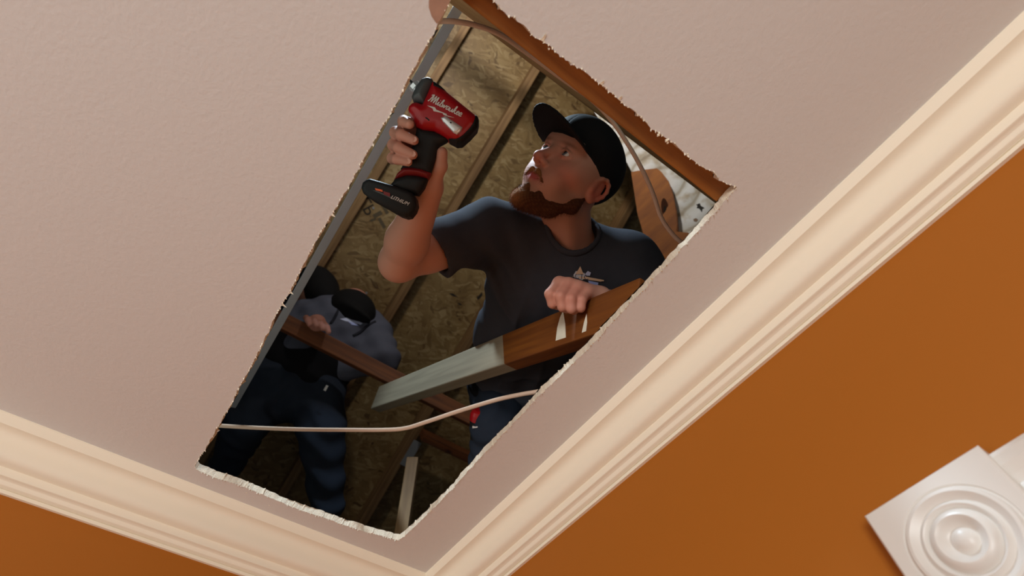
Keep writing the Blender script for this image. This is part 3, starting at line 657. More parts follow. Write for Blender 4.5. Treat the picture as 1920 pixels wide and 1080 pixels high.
def arm(add, sh, el, wr, bend):
    add(seg(sh, el, .052, .040), .02); add(seg(sh * .55 + el * .45 + bend * .006, sh * .3 + el * .7, .047, .042), .02)
    mid = el * .68 + wr * .32; add(seg(el, mid, .040, .042), .015); add(seg(mid, wr, .0425, .0275), .015)

allp = np.array([SH_R, SH_L, EL_R, WR_R, EL_L, WR_L, CHEST, BELLY, P(745, 220, .9), hp(0, .12, 0), hp(0, 0, .14), hp(0, -.12, 0), hp(-.09, 0, 0), hp(.09, 0, 0), P(1035, 560, 1.0), P(1035, 560, 1.1)])
fld = Field(allp.min(0) - .07, allp.max(0) + .07, .0025)
addB = lambda p, k: fld.op(p, k, 'add'); subB = lambda p, k: fld.op(p, k, 'sub')
head_prims(addB, subB)
addB(seg(hp(0, -.030, -.045), NECK + TDN * .02 - TF * .01, .056, .060), .02)
addB(seg(hp(.035, .0, -.06), NECK + TF * .045 + TX * .01 + TDN * .03, .016, .012), .025)       # neck tendon
addB(ell(NECK + TDN * .11, (.14, .085, .12), TB), .02)
addB(seg(NECK + TDN * .05 - TF * .02, SH_R, .040, .048), .03); addB(seg(NECK + TDN * .05 - TF * .02, SH_L, .040, .048), .03)
addB(ell(CHEST + TDN * .05, (.15, .09, .16), TB), .03); addB(ell(BELLY, (.14, .09, .12), TB), .03)
arm(addB, SH_R, EL_R, WR_R, CU); arm(addB, SH_L, EL_L, WR_L, CU)
tipsR = hand_right(addB); hand_left(addB)
def skin_tint(v):
    q = (v - HC) @ HB; base = np.array(srgb(204, 150, 128)[:3]); red = np.array(srgb(196, 104, 84)[:3]); lip = np.array(srgb(182, 88, 84)[:3]); brow = np.array(srgb(96, 60, 36)[:3]); stub = np.array(srgb(160, 118, 92)[:3])
    c = np.tile(base, (len(v), 1)); mixc = lambda c, col, w: c * (1 - w[:, None]) + col * w[:, None]
    for s in (1, -1):
        c = mixc(c, red, .75 * blob(q, (s * .045, .06, -.018), (.03, .03, .026)))
        c = mixc(c, red, .9 * np.clip(blob(q, (s * .085, -.012, .004), (.012, .026, .034)) * 1.4, 0, 1))
        e = blob(q, (s * .030, .082, .0375), (.020, .012, .0042)); c = mixc(c, brow, np.clip(e * 1.3, 0, .85))
        c = mixc(c, brow, np.clip(.8 * blob(q, (s * .032, .0885, .0268), (.0165, .008, .0022)), 0, .7)); c = mixc(c, red, .35 * blob(q, (s * .032, .086, .010), (.018, .01, .005)))
        c = mixc(c, stub, .45 * np.clip(blob(q, (s * .075, .01, .03), (.03, .03, .022)) * 1.3, 0, 1))
    for s in (1, -1):
        c = mixc(c, stub * .75, .55 * np.clip(blob(q, (s * .052, .03, -.058), (.03, .045, .026)) * 1.2, 0, 1))
    c = mixc(c, stub, .5 * blob(q, (0, .09, -.078), (.03, .02, .016))); c = mixc(c, stub, .5 * blob(q, (0, .10, -.040), (.026, .02, .008)))
    c = mixc(c, red, .8 * blob(q, (0, .112, -.015), (.018, .018, .018)))
    c = mixc(c, lip, np.clip(1.6 * blob(q, (0, .095, -.0555), (.021, .014, .0078)), 0, 1))
    hands = np.clip(1.3 - np.minimum(np.linalg.norm(v - P(765, 270, .94), axis=1), np.linalg.norm(v - P(1070, 550, 1.06), axis=1)) / .06, 0, 1)
    c = mixc(c, red, .45 * hands); return c
body = sdf_obj('body', fld, M_skin, man, skin_tint); del fld
# eyes
for s in (1, -1):
    cen_ = np.array([s * .0320, .0708, .0190]); gaze = unit(np.array([-.22, .95, .22])); r = .0140
    v, f = [], []
    for i in range(13):
        th = (.2, .36, .5, .62, .8, 1.0, 1.25, 1.5, 1.8, 2.1, 2.5, 3.0, 3.14159)[i] if i else 0.0
        for k in range(20):
            a = 2 * math.pi * k / 20; v.append((math.sin(th) * math.cos(a), math.sin(th) * math.sin(a), math.cos(th)))
    v = np.array(v); Z3 = gaze; X3 = unit(np.cross(Z3, [0, 0, 1.])); Y3 = np.cross(Z3, X3); vw = cen_ + r * (v[:, :1] * X3 + v[:, 1:2] * Y3 + v[:, 2:] * Z3); vw = vw @ HB.T + HC
    mi_ = []
    for i in range(12):
        for k in range(20): f.append((i * 20 + k, i * 20 + (k + 1) % 20, (i + 1) * 20 + (k + 1) % 20, (i + 1) * 20 + k)); mi_.append(2 if i < 1 else (1 if i < 3 else 0))
    e = mesh_obj('eye', vw, f, [M_eyewhite, M_iris, M_pupil], man, smooth=True); e.data.polygons.foreach_set('material_index', mi_)
# beard: shell over the jaw plus short hairs
bf = Field((-.085, -.045, -.140), (.085, .125, .02), .0025)
ba = lambda p, k: bf.op(p, k, 'add'); bs = lambda p, k: bf.op(p, k, 'sub')
for s in (1, -1):
    ba(seg((s * .0630, -.006, -.012), (s * .0575, .004, -.052), .0085, .013), .012)
    ba(seg((s * .0555, .006, -.056), (s * .024, .063, -.098), .0172, .0178), .02)
    ba(seg((s * .030, .030, -.088), (s * .012, .066, -.104), .020, .018), .02)
    ba(seg((s * .009, .0965, -.0425), (s * .029, .0835, -.056), .0062, .0060), .006); ba(seg((s * .026, .070, -.080), (s * .026, .068, -.088), .011, .013), .01)
ba(ell((0, .080, -.104), (.028, .019, .020)), .015); ba(ell((0, .089, -.111), (.015, .012, .013)), .012); ba(ell((0, .087, -.079), (.010, .0075, .010)), .008)
bs(ell((0, .0965, -.0560), (.0235, .016, .0085)), .004)
def bdisp(G): return (np.sin(G[..., 0] * 610 + np.sin(G[..., 2] * 230) * 2) * np.sin(G[..., 2] * 540 + G[..., 1] * 410)) * .0009
bf.op((bdisp, np.array([-.09, -.05, -.14]), np.array([.09, .13, .03])), .001, 'disp')
def beard_tint(v):
    dk = np.array(srgb(78, 42, 22)[:3]); lt = np.array(srgb(170, 118, 70)[:3]); w = np.clip(blob(v, (-.008, .105, -.105), (.026, .02, .035)) + .75 * blob(v, (0, .095, -.045), (.04, .03, .016)) + .15 * np.sin(v[:, 0] * 900) * np.sin(v[:, 2] * 700), 0, 1)[:, None]; return dk * (1 - w) + lt * w
beard = sdf_obj('beard', bf, M_beard, man, beard_tint, (HB, HC), np.linalg.det(HB) < 0)
nvb = len(beard.data.vertices); co = np.empty(nvb * 3, np.float32); beard.data.vertices.foreach_get('co', co); co = co.reshape(-1, 3); no = np.empty(nvb * 3, np.float32); beard.data.vertices.foreach_get('normal', no); no = no.reshape(-1, 3)
pick = rng.choice(nvb, min(nvb, 6500), replace=False); hv, hf, hc = [], [], []
tl = beard_tint((co - HC) @ HB)
for i in pick:
    n_ = no[i] * .55 - HB[:, 2] * .8 + HB[:, 1] * .25 + rng.normal(size=3) * .3; n_ = unit(n_); s_ = unit(np.cross(n_, rng.normal(size=3))) * .00035; ln = rng.uniform(.005, .011); b0 = len(hv); p_ = co[i] - no[i] * .001
    t_ = np.cross(n_, s_); hv += [p_ + s_, p_ - s_ * .5 + t_ * .8, p_ - s_ * .5 - t_ * .8, p_ + n_ * ln]; hf += [(b0, b0 + 1, b0 + 3), (b0 + 1, b0 + 2, b0 + 3), (b0 + 2, b0, b0 + 3)]; hc += [list(tl[i] * rng.uniform(.8, 1.5)) + [1]] * 4
hairs = mesh_obj('beard_hair', hv, hf, M_beard, beard); tag(hairs, kind='stuff')
at = hairs.data.attributes.new('tint', 'FLOAT_COLOR', 'POINT'); at.data.foreach_set('color', np.array(hc, np.float32).ravel())
# cap (local head frame)
cfld = Field((-.115, -.135, -.06), (.115, .205, .165), .0025)
cfld.op(ell((0, -.012, .052), (.0845, .104, .090)), .01)
cfld.op(ell((0, .022, .075), (.0765, .076, .062)), .02)
cut_n = unit((0, .40, -1.0)); cut_p = np.array([0, .09, .053])
def below(G): return -((G - cut_p) @ cut_n)
cfld.op((lambda G: -((G - cut_p) @ -cut_n) * 1.0 * -1 if False else (G - cut_p) @ -cut_n, np.array([-.12, -.14, -.06]), np.array([.12, .21, .17])), .003, 'sub') if False else None
sl, G = cfld.region(cfld.lo - .1, cfld.lo + 1.0); dd_ = (G - cut_p) @ cut_n; cfld.F[sl] = np.maximum(cfld.F[sl], dd_)
hol = ell((0, -.012, .050), (.0775, .0965, .084))[0](G); cfld.F[sl] = np.maximum(cfld.F[sl], -hol)
seams = np.abs(np.sin(np.arctan2(G[..., 0], G[..., 1] + .012) * 3)); cfld.F[sl] += .0009 * np.exp(-(seams / .05) ** 2)
# brim: curved plate
bx_, by_, bz_ = G[..., 0], G[..., 1], G[..., 2]
zs = .060 + .12 * (by_ - .08) - 3.0 * bx_ ** 2 - .9 * (by_ - .08) ** 2
sheet = np.abs(bz_ - zs) * .85 - .0022
plan = np.sqrt((bx_ / .079) ** 2 + (np.clip(by_ - .070, 0, None) / .108) ** 2) * .085 - .085; plan = np.maximum(plan, .062 - by_)
brim = np.maximum(sheet, plan); brim = np.maximum(brim, -ell((0, -.012, .050), (.0770, .0960, .090))[0](G))
cap = sdf_obj('cap', cfld, M_cap, man, None, (HB, HC), np.linalg.det(HB) < 0)
cfld.F[:] = brim; sdf_obj('brim', cfld, M_cap, cap, None, (HB, HC), np.linalg.det(HB) < 0).matrix_parent_inverse = Matrix()
bt = ell((0, -.012, .141), (.007, .007, .004)); cfld.F[:] = bt[0](G); sdf_obj('button', cfld, M_cap, cap, None, (HB, HC), np.linalg.det(HB) < 0).matrix_parent_inverse = Matrix()
# t-shirt
SLV = SH_R * .42 + EL_R * .58; SLVL = SH_L * .45 + EL_L * .55
pts = np.array([SH_R, SH_L, SLV, SLVL, HIP, NECK, CHEST]); sf = Field(pts.min(0) - .22, pts.max(0) + .22, .0042)
sa = lambda p, k: sf.op(p, k, 'add'); ss = lambda p, k: sf.op(p, k, 'sub')
sa(ell(NECK + TDN * .12, (.180, .110, .13), TB), .03); sa(ell(CHEST + TDN * .05, (.182, .118, .17), TB), .03); sa(ell(BELLY + TDN * .02, (.172, .118, .15), TB), .04); sa(ell(HIP - TDN * .02, (.170, .115, .10), TB), .04)
sa(seg(NECK + TDN * .035 - TF * .01, SH_R, .066, .070), .04); sa(seg(NECK + TDN * .035 - TF * .01, SH_L, .066, .070), .04)
sa(seg(SH_R, SLV, .070, .064), .03); sa(seg(SH_L, SLVL, .070, .066), .03); sa(seg(SLV, SLV + unit(EL_R - SH_R) * .04, .064, .062), .01)
sl, G = sf.region(pts.min(0) - .3, pts.max(0) + .3)
def fold(G):
    q = (G - NECK) @ TB; x, y, z = q[..., 0], q[..., 1], q[..., 2]
    a = np.sin(55 * x + 10 * z + 3.0 * np.sin(9 * z + 2) + 2 * np.sin(14 * x)); b = np.sin(70 * x - 34 * z + 2 * np.sin(12 * z)); w = np.clip(.35 + 1.1 * z, 0, 1)
    c = np.sin(85 * (x + .16) - 60 * z) * np.exp(-(((x + .17) / .09) ** 2 + ((z - .10) / .11) ** 2))
    rg = lambda u: (1 - np.abs(np.sin(u))) ** 2
    f1 = rg(34 * x + 7 * z + 1.1 * np.sin(7 * z + 1) + .6) * np.clip((z - .02) * 5, 0, 1); f2 = rg(26 * x - 22 * z + 1.0 * np.sin(9 * z)) * np.exp(-(((x + .10) / .10) ** 2 + ((z - .14) / .13) ** 2)); f3 = rg(40 * z + 16 * x) * np.exp(-(((x + .06) / .12) ** 2 + ((z - .42) / .12) ** 2))
    return .0035 * a * w + .0020 * b * w + .0070 * c - .0065 * f1 - .0090 * f2 - .0060 * f3
sf.F[sl] += fold(G).astype(np.float32)
armdir = unit(EL_R - SH_R); cutp = SLV + armdir * .018; msk = (np.linalg.norm(G - SLV, axis=-1) < .12); pl = (G - cutp) @ unit(armdir + TDN * .25); sf.F[sl] = np.where(msk, np.maximum(sf.F[sl], pl), sf.F[sl])
ss(seg(SLV - armdir * .02, SLV + armdir * .2, .053, .056), .002)
hole = seg(NECK - TDN * .022 + TF * .018, NECK - TDN * .15 + TF * .055, .060, .078)
ring = np.sqrt(hole[0](G) ** 2 + (sf.F[sl] - .001) ** 2) - .0062
ss(hole, .004)
hem = (G - (HIP - TDN * .015)) @ TDN; sf.F[sl] = np.maximum(sf.F[sl], hem)
shirt = sdf_obj('t_shirt', sf, M_shirt, man)
# collar rib
keep = sf.F; sf.F = np.full(sf.n, 1.0, np.float32); sf.F[sl] = ring; collar = sdf_obj('collar', sf, M_shirt, shirt); collar.matrix_parent_inverse = Matrix(); sf.F = keep
cpath = []
c0 = NECK + TDN * .012 + TF * .020; ax_ = unit(-TDN * .14 + TF * .035); X4 = unit(TX - ax_ * (ax_ @ TX)); Y4 = np.cross(ax_, X4)
# ------------------------------------------------------------------ trousers of the near man (kneeling)
KNEE = P(928, 800, 1.42); FOOT = P(905, 930, 1.50); K2 = P(1060, 800, 1.40)
pts = np.array([HIP, KNEE, FOOT, K2, HIP + TDN * .1]); jf = Field(pts.min(0) - .2, pts.max(0) + .2, .006)
ja = lambda p, k: jf.op(p, k, 'add')
ja(ell(HIP + TDN * .05, (.165, .12, .11), TB), .03); ja(seg(HIP + TDN * .07 - TX * .05, KNEE, .085, .062), .03); ja(seg(KNEE, FOOT, .060, .050), .015)
ja(seg(HIP + TDN * .07 + TX * .08, K2, .088, .066), .03)
sl, G = jf.region(pts.min(0) - .3, pts.max(0) + .3); q = (G - KNEE); jf.F[sl] += (.0028 * np.sin(q @ (unit(FOOT - KNEE) * 120) + 3 * np.sin(q @ (CR * 30)))).astype(np.float32)
sdf_obj('trousers', jf, M_jean, man)
blf = Field((HIP - .25), (HIP + .25), .006); blf.op(ell(HIP + TDN * .02, (.172, .122, .055), TB), .01); sdf_obj('belt_bag', blf, M_blackcloth, man)
# chest print, laid on the shirt front
from mathutils.bvhtree import BVHTree
dgp = bpy.context.evaluated_depsgraph_get()
bv = BVHTree.FromPolygons([tuple(v.co) for v in shirt.data.vertices], [tuple(p.vertices) for p in shirt.data.polygons])
def on_shirt(px, py, off=.0012):
    v = ray(px, py); h = bv.ray_cast(Vector(CAM), Vector(unit(v)))
    return np.array(h[0]) - unit(v) * off if h[0] is not None else P(px, py, 1.25)
def print_patch(name, pts, m, off=.0012):
    pw = [on_shirt(x, y, off) for x, y in pts]; c = np.mean(pw, 0)
    o = mesh_obj(name, pw, [tuple(range(len(pw)))], m, shirt); o.matrix_parent_inverse = Matrix(); return o
def shirt_text(body, px, py, dx, dy, size, m):
    o0 = on_shirt(px, py, .006); e = on_shirt(px + dx, py + dy, .006); t = text_mesh('chest_print', body, m, o0, e - o0, CU, size, shirt); t.matrix_parent_inverse = Matrix()
print_patch('chest_print', [(1079, 514), (1084, 506), (1088, 499), (1094, 514)], M_tan, .004)
print_patch('chest_print', [(1075, 516), (1080, 508), (1096, 512), (1099, 520), (1092, 525), (1078, 521)], M_smudge if False else mat('grey_print', srgb(214, 212, 216), .7), .003)
print_patch('chest_print', [(1097, 514), (1102, 508), (1108, 511), (1106, 517), (1100, 517)], M_bluewhite, .003)
print_patch('chest_print', [(1072, 518), (1100, 519), (1132, 525), (1133, 527), (1126, 528), (1098, 524)], M_tan, .004)
print_patch('chest_print', [(1103, 526), (1122, 530), (1121, 535), (1104, 532)], M_blue, .003)
shirt_text('CTC', 1077, 522, 30, 3, .017, mat('slate_print', srgb(92, 88, 110), .7))

# ------------------------------------------------------------------ the power driver
drv = empty('impact_driver', tuple(P(785, 300, .95))); tag(drv, 'red and black cordless impact driver held up by the near man', 'power tool')
def z1(x, y): return (660 + x / 3.6, 120 + y / 3.6)
DN = unit(-CF + CR * .06)                                            # side of the tool that faces the viewer
D0 = P(800, 260, .948)
def on_drill(px, py, off=0.0):
    v = ray(px, py); p0 = D0 + DN * off; return CAM + v * ((DN @ (p0 - CAM)) / (DN @ v))
DX = unit(CR - DN * (DN @ CR)); DY = np.cross(DN, DX); DY = DY if DY @ CU > 0 else -DY
def poly_sdf(px_, py_, pg):
    """signed distance from points to a closed 2D polygon"""
    d = np.full(px_.shape, 1e9, np.float32); sgn = np.ones(px_.shape, np.float32); n = len(pg)
    for i in range(n):
        ax, ay = pg[i]; bx_2, by_2 = pg[i - 1]; ex_, ey_ = bx_2 - ax, by_2 - ay; wx, wy = px_ - ax, py_ - ay
        t = np.clip((wx * ex_ + wy * ey_) / (ex_ * ex_ + ey_ * ey_), 0, 1); d = np.minimum(d, (wx - ex_ * t) ** 2 + (wy - ey_ * t) ** 2)
        c1 = py_ >= ay; c2 = py_ < by_2; c3 = ex_ * wy > ey_ * wx; sgn = np.where((c1 & c2 & c3) | (~c1 & ~c2 & ~c3), -sgn, sgn)
    return sgn * np.sqrt(d)
def inflate(name, zpts, half_t, m, parent, round_=.35, step=.0011, groove=None):
    """traced outline given thickness and rounded edges"""
    pg = [((q - D0) @ DX, (q - D0) @ DY) for q in (np.array(on_drill(*z1(*p))) for p in zpts)]; A_ = np.array(pg); rd = round_ * half_t
    fl = Field((A_[:, 0].min() - .006, A_[:, 1].min() - .006, -half_t - .006), (A_[:, 0].max() + .006, A_[:, 1].max() + .006, half_t + .006), step)
    sl_, G_ = fl.region(fl.lo, fl.lo + 1.0)
    d2 = poly_sdf(G_[:, :, 0, 0], G_[:, :, 0, 1], pg)[:, :, None]; qx = d2 + rd; qz = np.abs(G_[..., 2]) - half_t + rd
    fl.F[sl_] = np.minimum(np.maximum(qx, qz), 0) + np.sqrt(np.clip(qx, 0, None) ** 2 + np.clip(qz, 0, None) ** 2) - rd
    if groove is not None: fl.F[sl_] = np.maximum(fl.F[sl_], groove(G_))
    Bm = np.stack([DX, DY, DN], 1); return sdf_obj(name, fl, m, parent, None, (Bm, D0), np.linalg.det(Bm) < 0)
dbody = inflate('body', [(545, 138), (575, 155), (640, 205), (720, 270), (800, 335), (846, 372), (853, 400), (842, 445), (800, 495), (742, 545), (705, 548), (640, 515), (560, 470), (480, 462), (440, 440), (405, 362), (386, 330), (390, 305), (412, 284), (440, 278), (480, 290), (515, 215)], .029, M_red, drv, round_=.6)
inflate('nose_collar', [(515, 110), (548, 122), (556, 150), (525, 215), (496, 290), (455, 280), (418, 266), (409, 240), (436, 175), (474, 124)], .0275, M_grey, drv, round_=.55)
inflate('nose_shell', [(556, 140), (604, 172), (640, 206), (600, 212), (545, 205), (505, 285), (492, 282), (520, 215)], .0292, M_black, drv, round_=.5)
inflate('back_cap', [(832, 362), (850, 376), (858, 402), (848, 448), (800, 502), (745, 550), (708, 553), (650, 522), (700, 520), (745, 490), (790, 440), (812, 400)], .0294, M_black, drv, round_=.5)
inflate('grip', [(438, 436), (520, 452), (600, 478), (655, 512), (640, 530), (592, 556), (570, 640), (532, 752), (330, 715), (375, 640), (410, 560), (430, 490)], .0185, M_rubber, drv, round_=.8)
inflate('trim_ring', [(350, 708), (400, 700), (470, 712), (540, 742), (516, 784), (440, 768), (370, 765), (285, 795), (310, 745)], .0205, M_redprint, drv, round_=.7)
inflate('battery_neck', [(300, 782), (380, 760), (450, 766), (514, 782), (490, 840), (452, 890), (350, 870), (255, 835)], .0200, M_black, drv, round_=.6)
batt = inflate('battery', [(112, 796), (135, 788), (200, 806), (280, 830), (360, 858), (412, 880), (438, 910), (446, 960), (432, 1000), (402, 1038), (372, 1044), (330, 1030), (240, 978), (140, 922), (92, 886), (79, 850), (88, 815)], .027, M_black, drv, round_=.35)
inflate('battery_rail', [(125, 850), (200, 868), (300, 905), (375, 945), (370, 975), (300, 945), (200, 900), (120, 868)], .0285, M_grey, drv, round_=.25)
inflate('switch', [(498, 384), (520, 388), (548, 412), (530, 426), (494, 402)], .0305, M_black, drv, round_=.2)
inflate('belt_clip', [(606, 398), (640, 386), (668, 405), (752, 462), (738, 490), (714, 508), (690, 496), (620, 425)], .0330, M_chrome, drv, round_=.15)
inflate('clip_screw', [(655, 425), (672, 418), (690, 432), (684, 450), (664, 446)], .0350, M_black, drv, round_=.2)
inflate('trigger', [(386, 330), (392, 300), (425, 276), (458, 284), (470, 300), (430, 340), (420, 372), (400, 358)], .0170, M_red, drv, round_=.8)
# chuck and bit on the tool axis
nose = np.array(on_drill(*z1(452, 180))); tipd = np.array(on_drill(*z1(380, 98))); axd = unit(tipd - nose)
def revolve(name, base, ax, prof_, m, parent, seg_=16):
    s = unit(np.cross(ax, CU)); t = np.cross(ax, s); v, f = [], []
    for a, r in prof_:
        for k in range(seg_): th = 2 * math.pi * k / seg_; v.append(base + ax * a + (s * math.cos(th) + t * math.sin(th)) * r)
    for i in range(len(prof_) - 1):
        for k in range(seg_): f.append((i * seg_ + k, i * seg_ + (k + 1) % seg_, (i + 1) * seg_ + (k + 1) % seg_, (i + 1) * seg_ + k))
    f.append(tuple(range(seg_ - 1, -1, -1))); f.append(tuple((len(prof_) - 1) * seg_ + k for k in range(seg_)))
    o = mesh_obj(name, v, f, m, parent); bm = bmesh.new(); bm.from_mesh(o.data); bmesh.ops.recalc_face_normals(bm, faces=bm.faces); bm.to_mesh(o.data); bm.free(); return o
revolve('chuck', nose, axd, [(-.006, .0095), (.002, .0105), (.0035, .0085), (.005, .0085), (.0065, .0108), (.0135, .0108), (.0150, .0090)], M_chrome, drv, 8)
revolve('bit', nose, axd, [(.010, .0032), (.018, .0032), (.019, .0022), (.026, .0020), (.028, .0008)], M_black, drv, 6)
# lettering on the side of the body, hand-drawn script strokes
def script(word_px, bx, by, ex, ey, height, m, parent, off, wd):
    G_ = {'M': [[(0, 0), (.12, .1), (.28, 1.05), (.34, 1.1), (.42, 0)], [(.42, .05), (.62, 1.02), (.68, 1.05), (.74, 0)], [(.74, .05), (.92, 1.0), (1.0, 1.0), (1.04, .08), (1.2, .1)], [(.05, .95), (.2, 1.12), (.34, 1.1)]],
          'i': [[(0, .1), (.12, .55), (.14, .05), (.3, .1)], [(.14, .8), (.18, .86)]], 'l': [[(0, .1), (.2, .7), (.24, 1.1), (.14, 1.0), (.12, .1), (.3, .08)]],
          'w': [[(0, .45), (.06, .55), (.1, .05), (.3, .5), (.34, .05), (.55, .55), (.65, .45)]], 'a': [[(.38, .45), (.2, .55), (.05, .3), (.14, .03), (.36, .3), (.4, .55), (.4, .08), (.55, .1)]],
          'u': [[(0, .5), (.05, .1), (.2, .05), (.34, .5), (.36, .08), (.5, .1)]], 'k': [[(0, .1), (.16, .7), (.2, 1.08), (.1, 1.0), (.08, .02)], [(.08, .28), (.3, .55), (.2, .3), (.36, .04), (.48, .1)]], 'e': [[(.04, .28), (.3, .36), (.24, .56), (.08, .5), (.04, .2), (.16, .03), (.4, .12)]]}
    adv = {'M': 1.2, 'i': .3, 'l': .3, 'w': .62, 'a': .5, 'u': .46, 'k': .46, 'e': .4}
    tot = sum(adv[c] for c in word_px); X = np.array([ex - bx, ey - by]) / tot; Y = np.array([X[1], -X[0]]); Y = Y / np.linalg.norm(Y) * height; x = 0; v, f = [], []
    for c in word_px:
        for st in G_[c]:
            sp = catmull([np.array([a, b, 0]) for a, b in st], 4); pw = []
            for q in sp: px, py = np.array([bx, by]) + X * (x + q[0] + .12 * q[1]) + Y * q[1]; pw.append(np.array(on_drill(px, py, off)))
            a, b = tube_geo(pw, wd, wd * .4, DN, 5); b0 = len(v); v += a; f += [tuple(i + b0 for i in t) for t in b]
        x += adv[c]
    return mesh_obj('lettering', v, f, m, parent)
bx, by = z1(512, 246); ex, ey = z1(735, 356)
script('Milwaukee', bx, by, ex, ey, 12.5, M_print, drv, .0302, .0009)
def decal(name, zp, m, off, parent=drv): return poly_prism(name, [np.array(on_drill(*z1(*p), off)) for p in zp], DN, .0003, m, parent)
decal('lightning_mark', [(508, 280), (560, 292), (568, 308), (640, 338), (638, 346), (690, 362), (652, 356), (618, 344), (612, 332), (550, 318), (545, 302)], M_print, .0294)
decal('battery_mark', [(155, 838), (205, 850), (207, 864), (160, 852)], M_orangeprint, .0286)
decal('battery_mark', [(212, 858), (258, 872), (256, 896), (214, 880)], M_redprint, .0286)
o0 = np.array(on_drill(*z1(258, 905), .0287)); e0_ = np.array(on_drill(*z1(370, 952), .0287))
text_mesh('battery_lettering', 'LITHIUM', M_print, o0, e0_ - o0, CU, .0085, drv, shear=.3)
# nails on the visible fingers
for t, d in list(zip(*tipsR))[1:]:
    dr = unit(t - d); c = t - CF * .0068 + dr * .002; s = unit(np.cross(dr, CF)); pts_ = [c + dr * .0055 * math.cos(a) + s * .0048 * math.sin(a) + CF * .0012 * math.cos(a) ** 2 for a in np.linspace(0, 6.28, 13)[:-1]]
    poly_prism('fingernail', pts_, -CF, .0006, M_nail, man)

# ------------------------------------------------------------------ red and black tool at the near man's leg
tl_ = empty('tool_in_holster', tuple(P(897, 800, 1.4))); tag(tl_, 'small red and black tool hanging beside the near mans knee', 'tool')
a = P(897, 772, 1.40); b = P(894, 815, 1.42); ax2 = unit(b - a)
revolve('red_cap', a, ax2, [(-.006, .010), (-.003, .017), (.006, .021), (.022, .022), (.024, .020)], M_red, tl_, 20)
revolve('black_body', a + ax2 * .024, ax2, [(0, .0205), (.012, .021), (.030, .018), (.055, .017), (.06, .012)], M_black, tl_, 20)
c = P(893, 800, 1.377); v = [c + CR * x_ * .010 + CU * (y_ * .003 + x_ * .001) for x_, y_ in ((-1, -1), (1, -1), (1, 1), (.3, .2), (-.3, .2), (-1, 1))]
poly_prism('white_mark', v, -CF, .0006, M_print, tl_)

# ------------------------------------------------------------------ the second man, standing in shade
m2 = empty('person', tuple(P(600, 955, 1.98))); tag(m2, 'man in blue-grey hoodie and dark jeans standing in the shadowy left of the attic', 'person')
h2 = P(548, 705, 2.2); ch2 = P(632, 620, 2.33); nk2 = P(650, 588, 2.38); shR2 = P(572, 604, 2.36); shL2 = P(694, 626, 2.36)
X2 = unit(shL2 - shR2); Dn2 = unit(h2 - nk2); X2 = unit(X2 - Dn2 * (Dn2 @ X2)); F2 = np.cross(X2, Dn2); F2 = F2 if F2 @ CF < 0 else -F2; B2 = np.stack([X2, F2, Dn2], 1)
elR2 = P(520, 672, 2.28); wrR2 = P(588, 617, 2.09); elL2 = P(716, 672, 2.24); wrL2 = P(640, 690, 2.2)
pts = np.array([h2, ch2, nk2, shR2, shL2, elR2, elL2, wrR2, wrL2]); hf2 = Field(pts.min(0) - .25, pts.max(0) + .25, .0075)
ha = lambda p, k: hf2.op(p, k, 'add')
ha(ell(ch2, (.19, .13, .17), B2), .03); ha(ell(ch2 * .5 + h2 * .5, (.19, .13, .17), B2), .05); ha(seg(nk2 + Dn2 * .05, shR2, .08, .085), .04); ha(seg(nk2 + Dn2 * .05, shL2, .08, .085), .04)
ha(seg(shR2, elR2, .085, .07), .03); ha(seg(elR2, wrR2, .07, .045), .02); ha(seg(shL2, elL2, .088, .075), .03); ha(seg(elL2, wrL2, .072, .05), .02)
sl, G = hf2.region(pts.min(0) - .4, pts.max(0) + .4); q = (G - ch2) @ B2; hf2.F[sl] += (.004 * np.sin(60 * q[..., 0] + 25 * q[..., 2] + 3 * np.sin(11 * q[..., 2])) + .003 * np.sin(70 * q[..., 2] - 30 * q[..., 0])).astype(np.float32)
hood2 = sdf_obj('hoodie', hf2, M_hoodie, m2)
v = [P(x, y, 2.185) for x, y in [(637, 598), (655, 596), (672, 598), (680, 606), (668, 605), (650, 601)]]
bv2 = BVHTree.FromPolygons([tuple(v_.co) for v_ in hood2.data.vertices], [tuple(p.vertices) for p in hood2.data.polygons])
def on_h2(px, py, off=.003):
    h = bv2.ray_cast(Vector(CAM), Vector(unit(ray(px, py)))); return np.array(h[0]) - unit(ray(px, py)) * off if h[0] is not None else P(px, py, 2.2)
for pl_ in ([(637, 598), (655, 595), (666, 599), (680, 606), (676, 609), (660, 604), (648, 602)], [(652, 602), (664, 605), (674, 611), (660, 609)]):
    o = mesh_obj('chest_print', [on_h2(*p) for p in pl_], [tuple(range(len(pl_)))], M_bluewhite if pl_[0][0] == 637 else M_blue, hood2); o.matrix_parent_inverse = Matrix()
# black lower jacket band, trousers
wf = Field(h2 - .33, h2 + .33, .008); wf.op(ell(h2 - Dn2 * .10, (.205, .145, .10), B2), .02); wf.op(ell(h2 - Dn2 * .02, (.200, .145, .09), B2), .03); sdf_obj('jacket_hem', wf, M_blackcloth, m2)
kL = P(603, 810, 2.05); fL = P(614, 945, 2.02); kR = P(462, 795, 2.0); fR = P(425, 870, 2.25); hL = P(598, 735, 2.18); hR = P(498, 735, 2.18)
pts = np.array([h2, kL, fL, kR, fR]); tf2 = Field(pts.min(0) - .25, pts.max(0) + .25, .0075); ta = lambda p, k: tf2.op(p, k, 'add')
ta(ell(h2 + Dn2 * .06, (.20, .14, .12), B2), .03); ta(seg(hL, kL, .105, .085), .04); ta(seg(kL, fL, .085, .062), .03); ta(seg(hR, kR, .105, .082), .04); ta(seg(kR, fR, .080, .065), .02)
sl, G = tf2.region(pts.min(0) - .4, pts.max(0) + .4); q = G - kL; tf2.F[sl] += (.005 * np.sin(q @ (CU * 60) + 3 * np.sin(q @ (CR * 22)))).astype(np.float32)
sdf_obj('jeans', tf2, M_jean, m2)
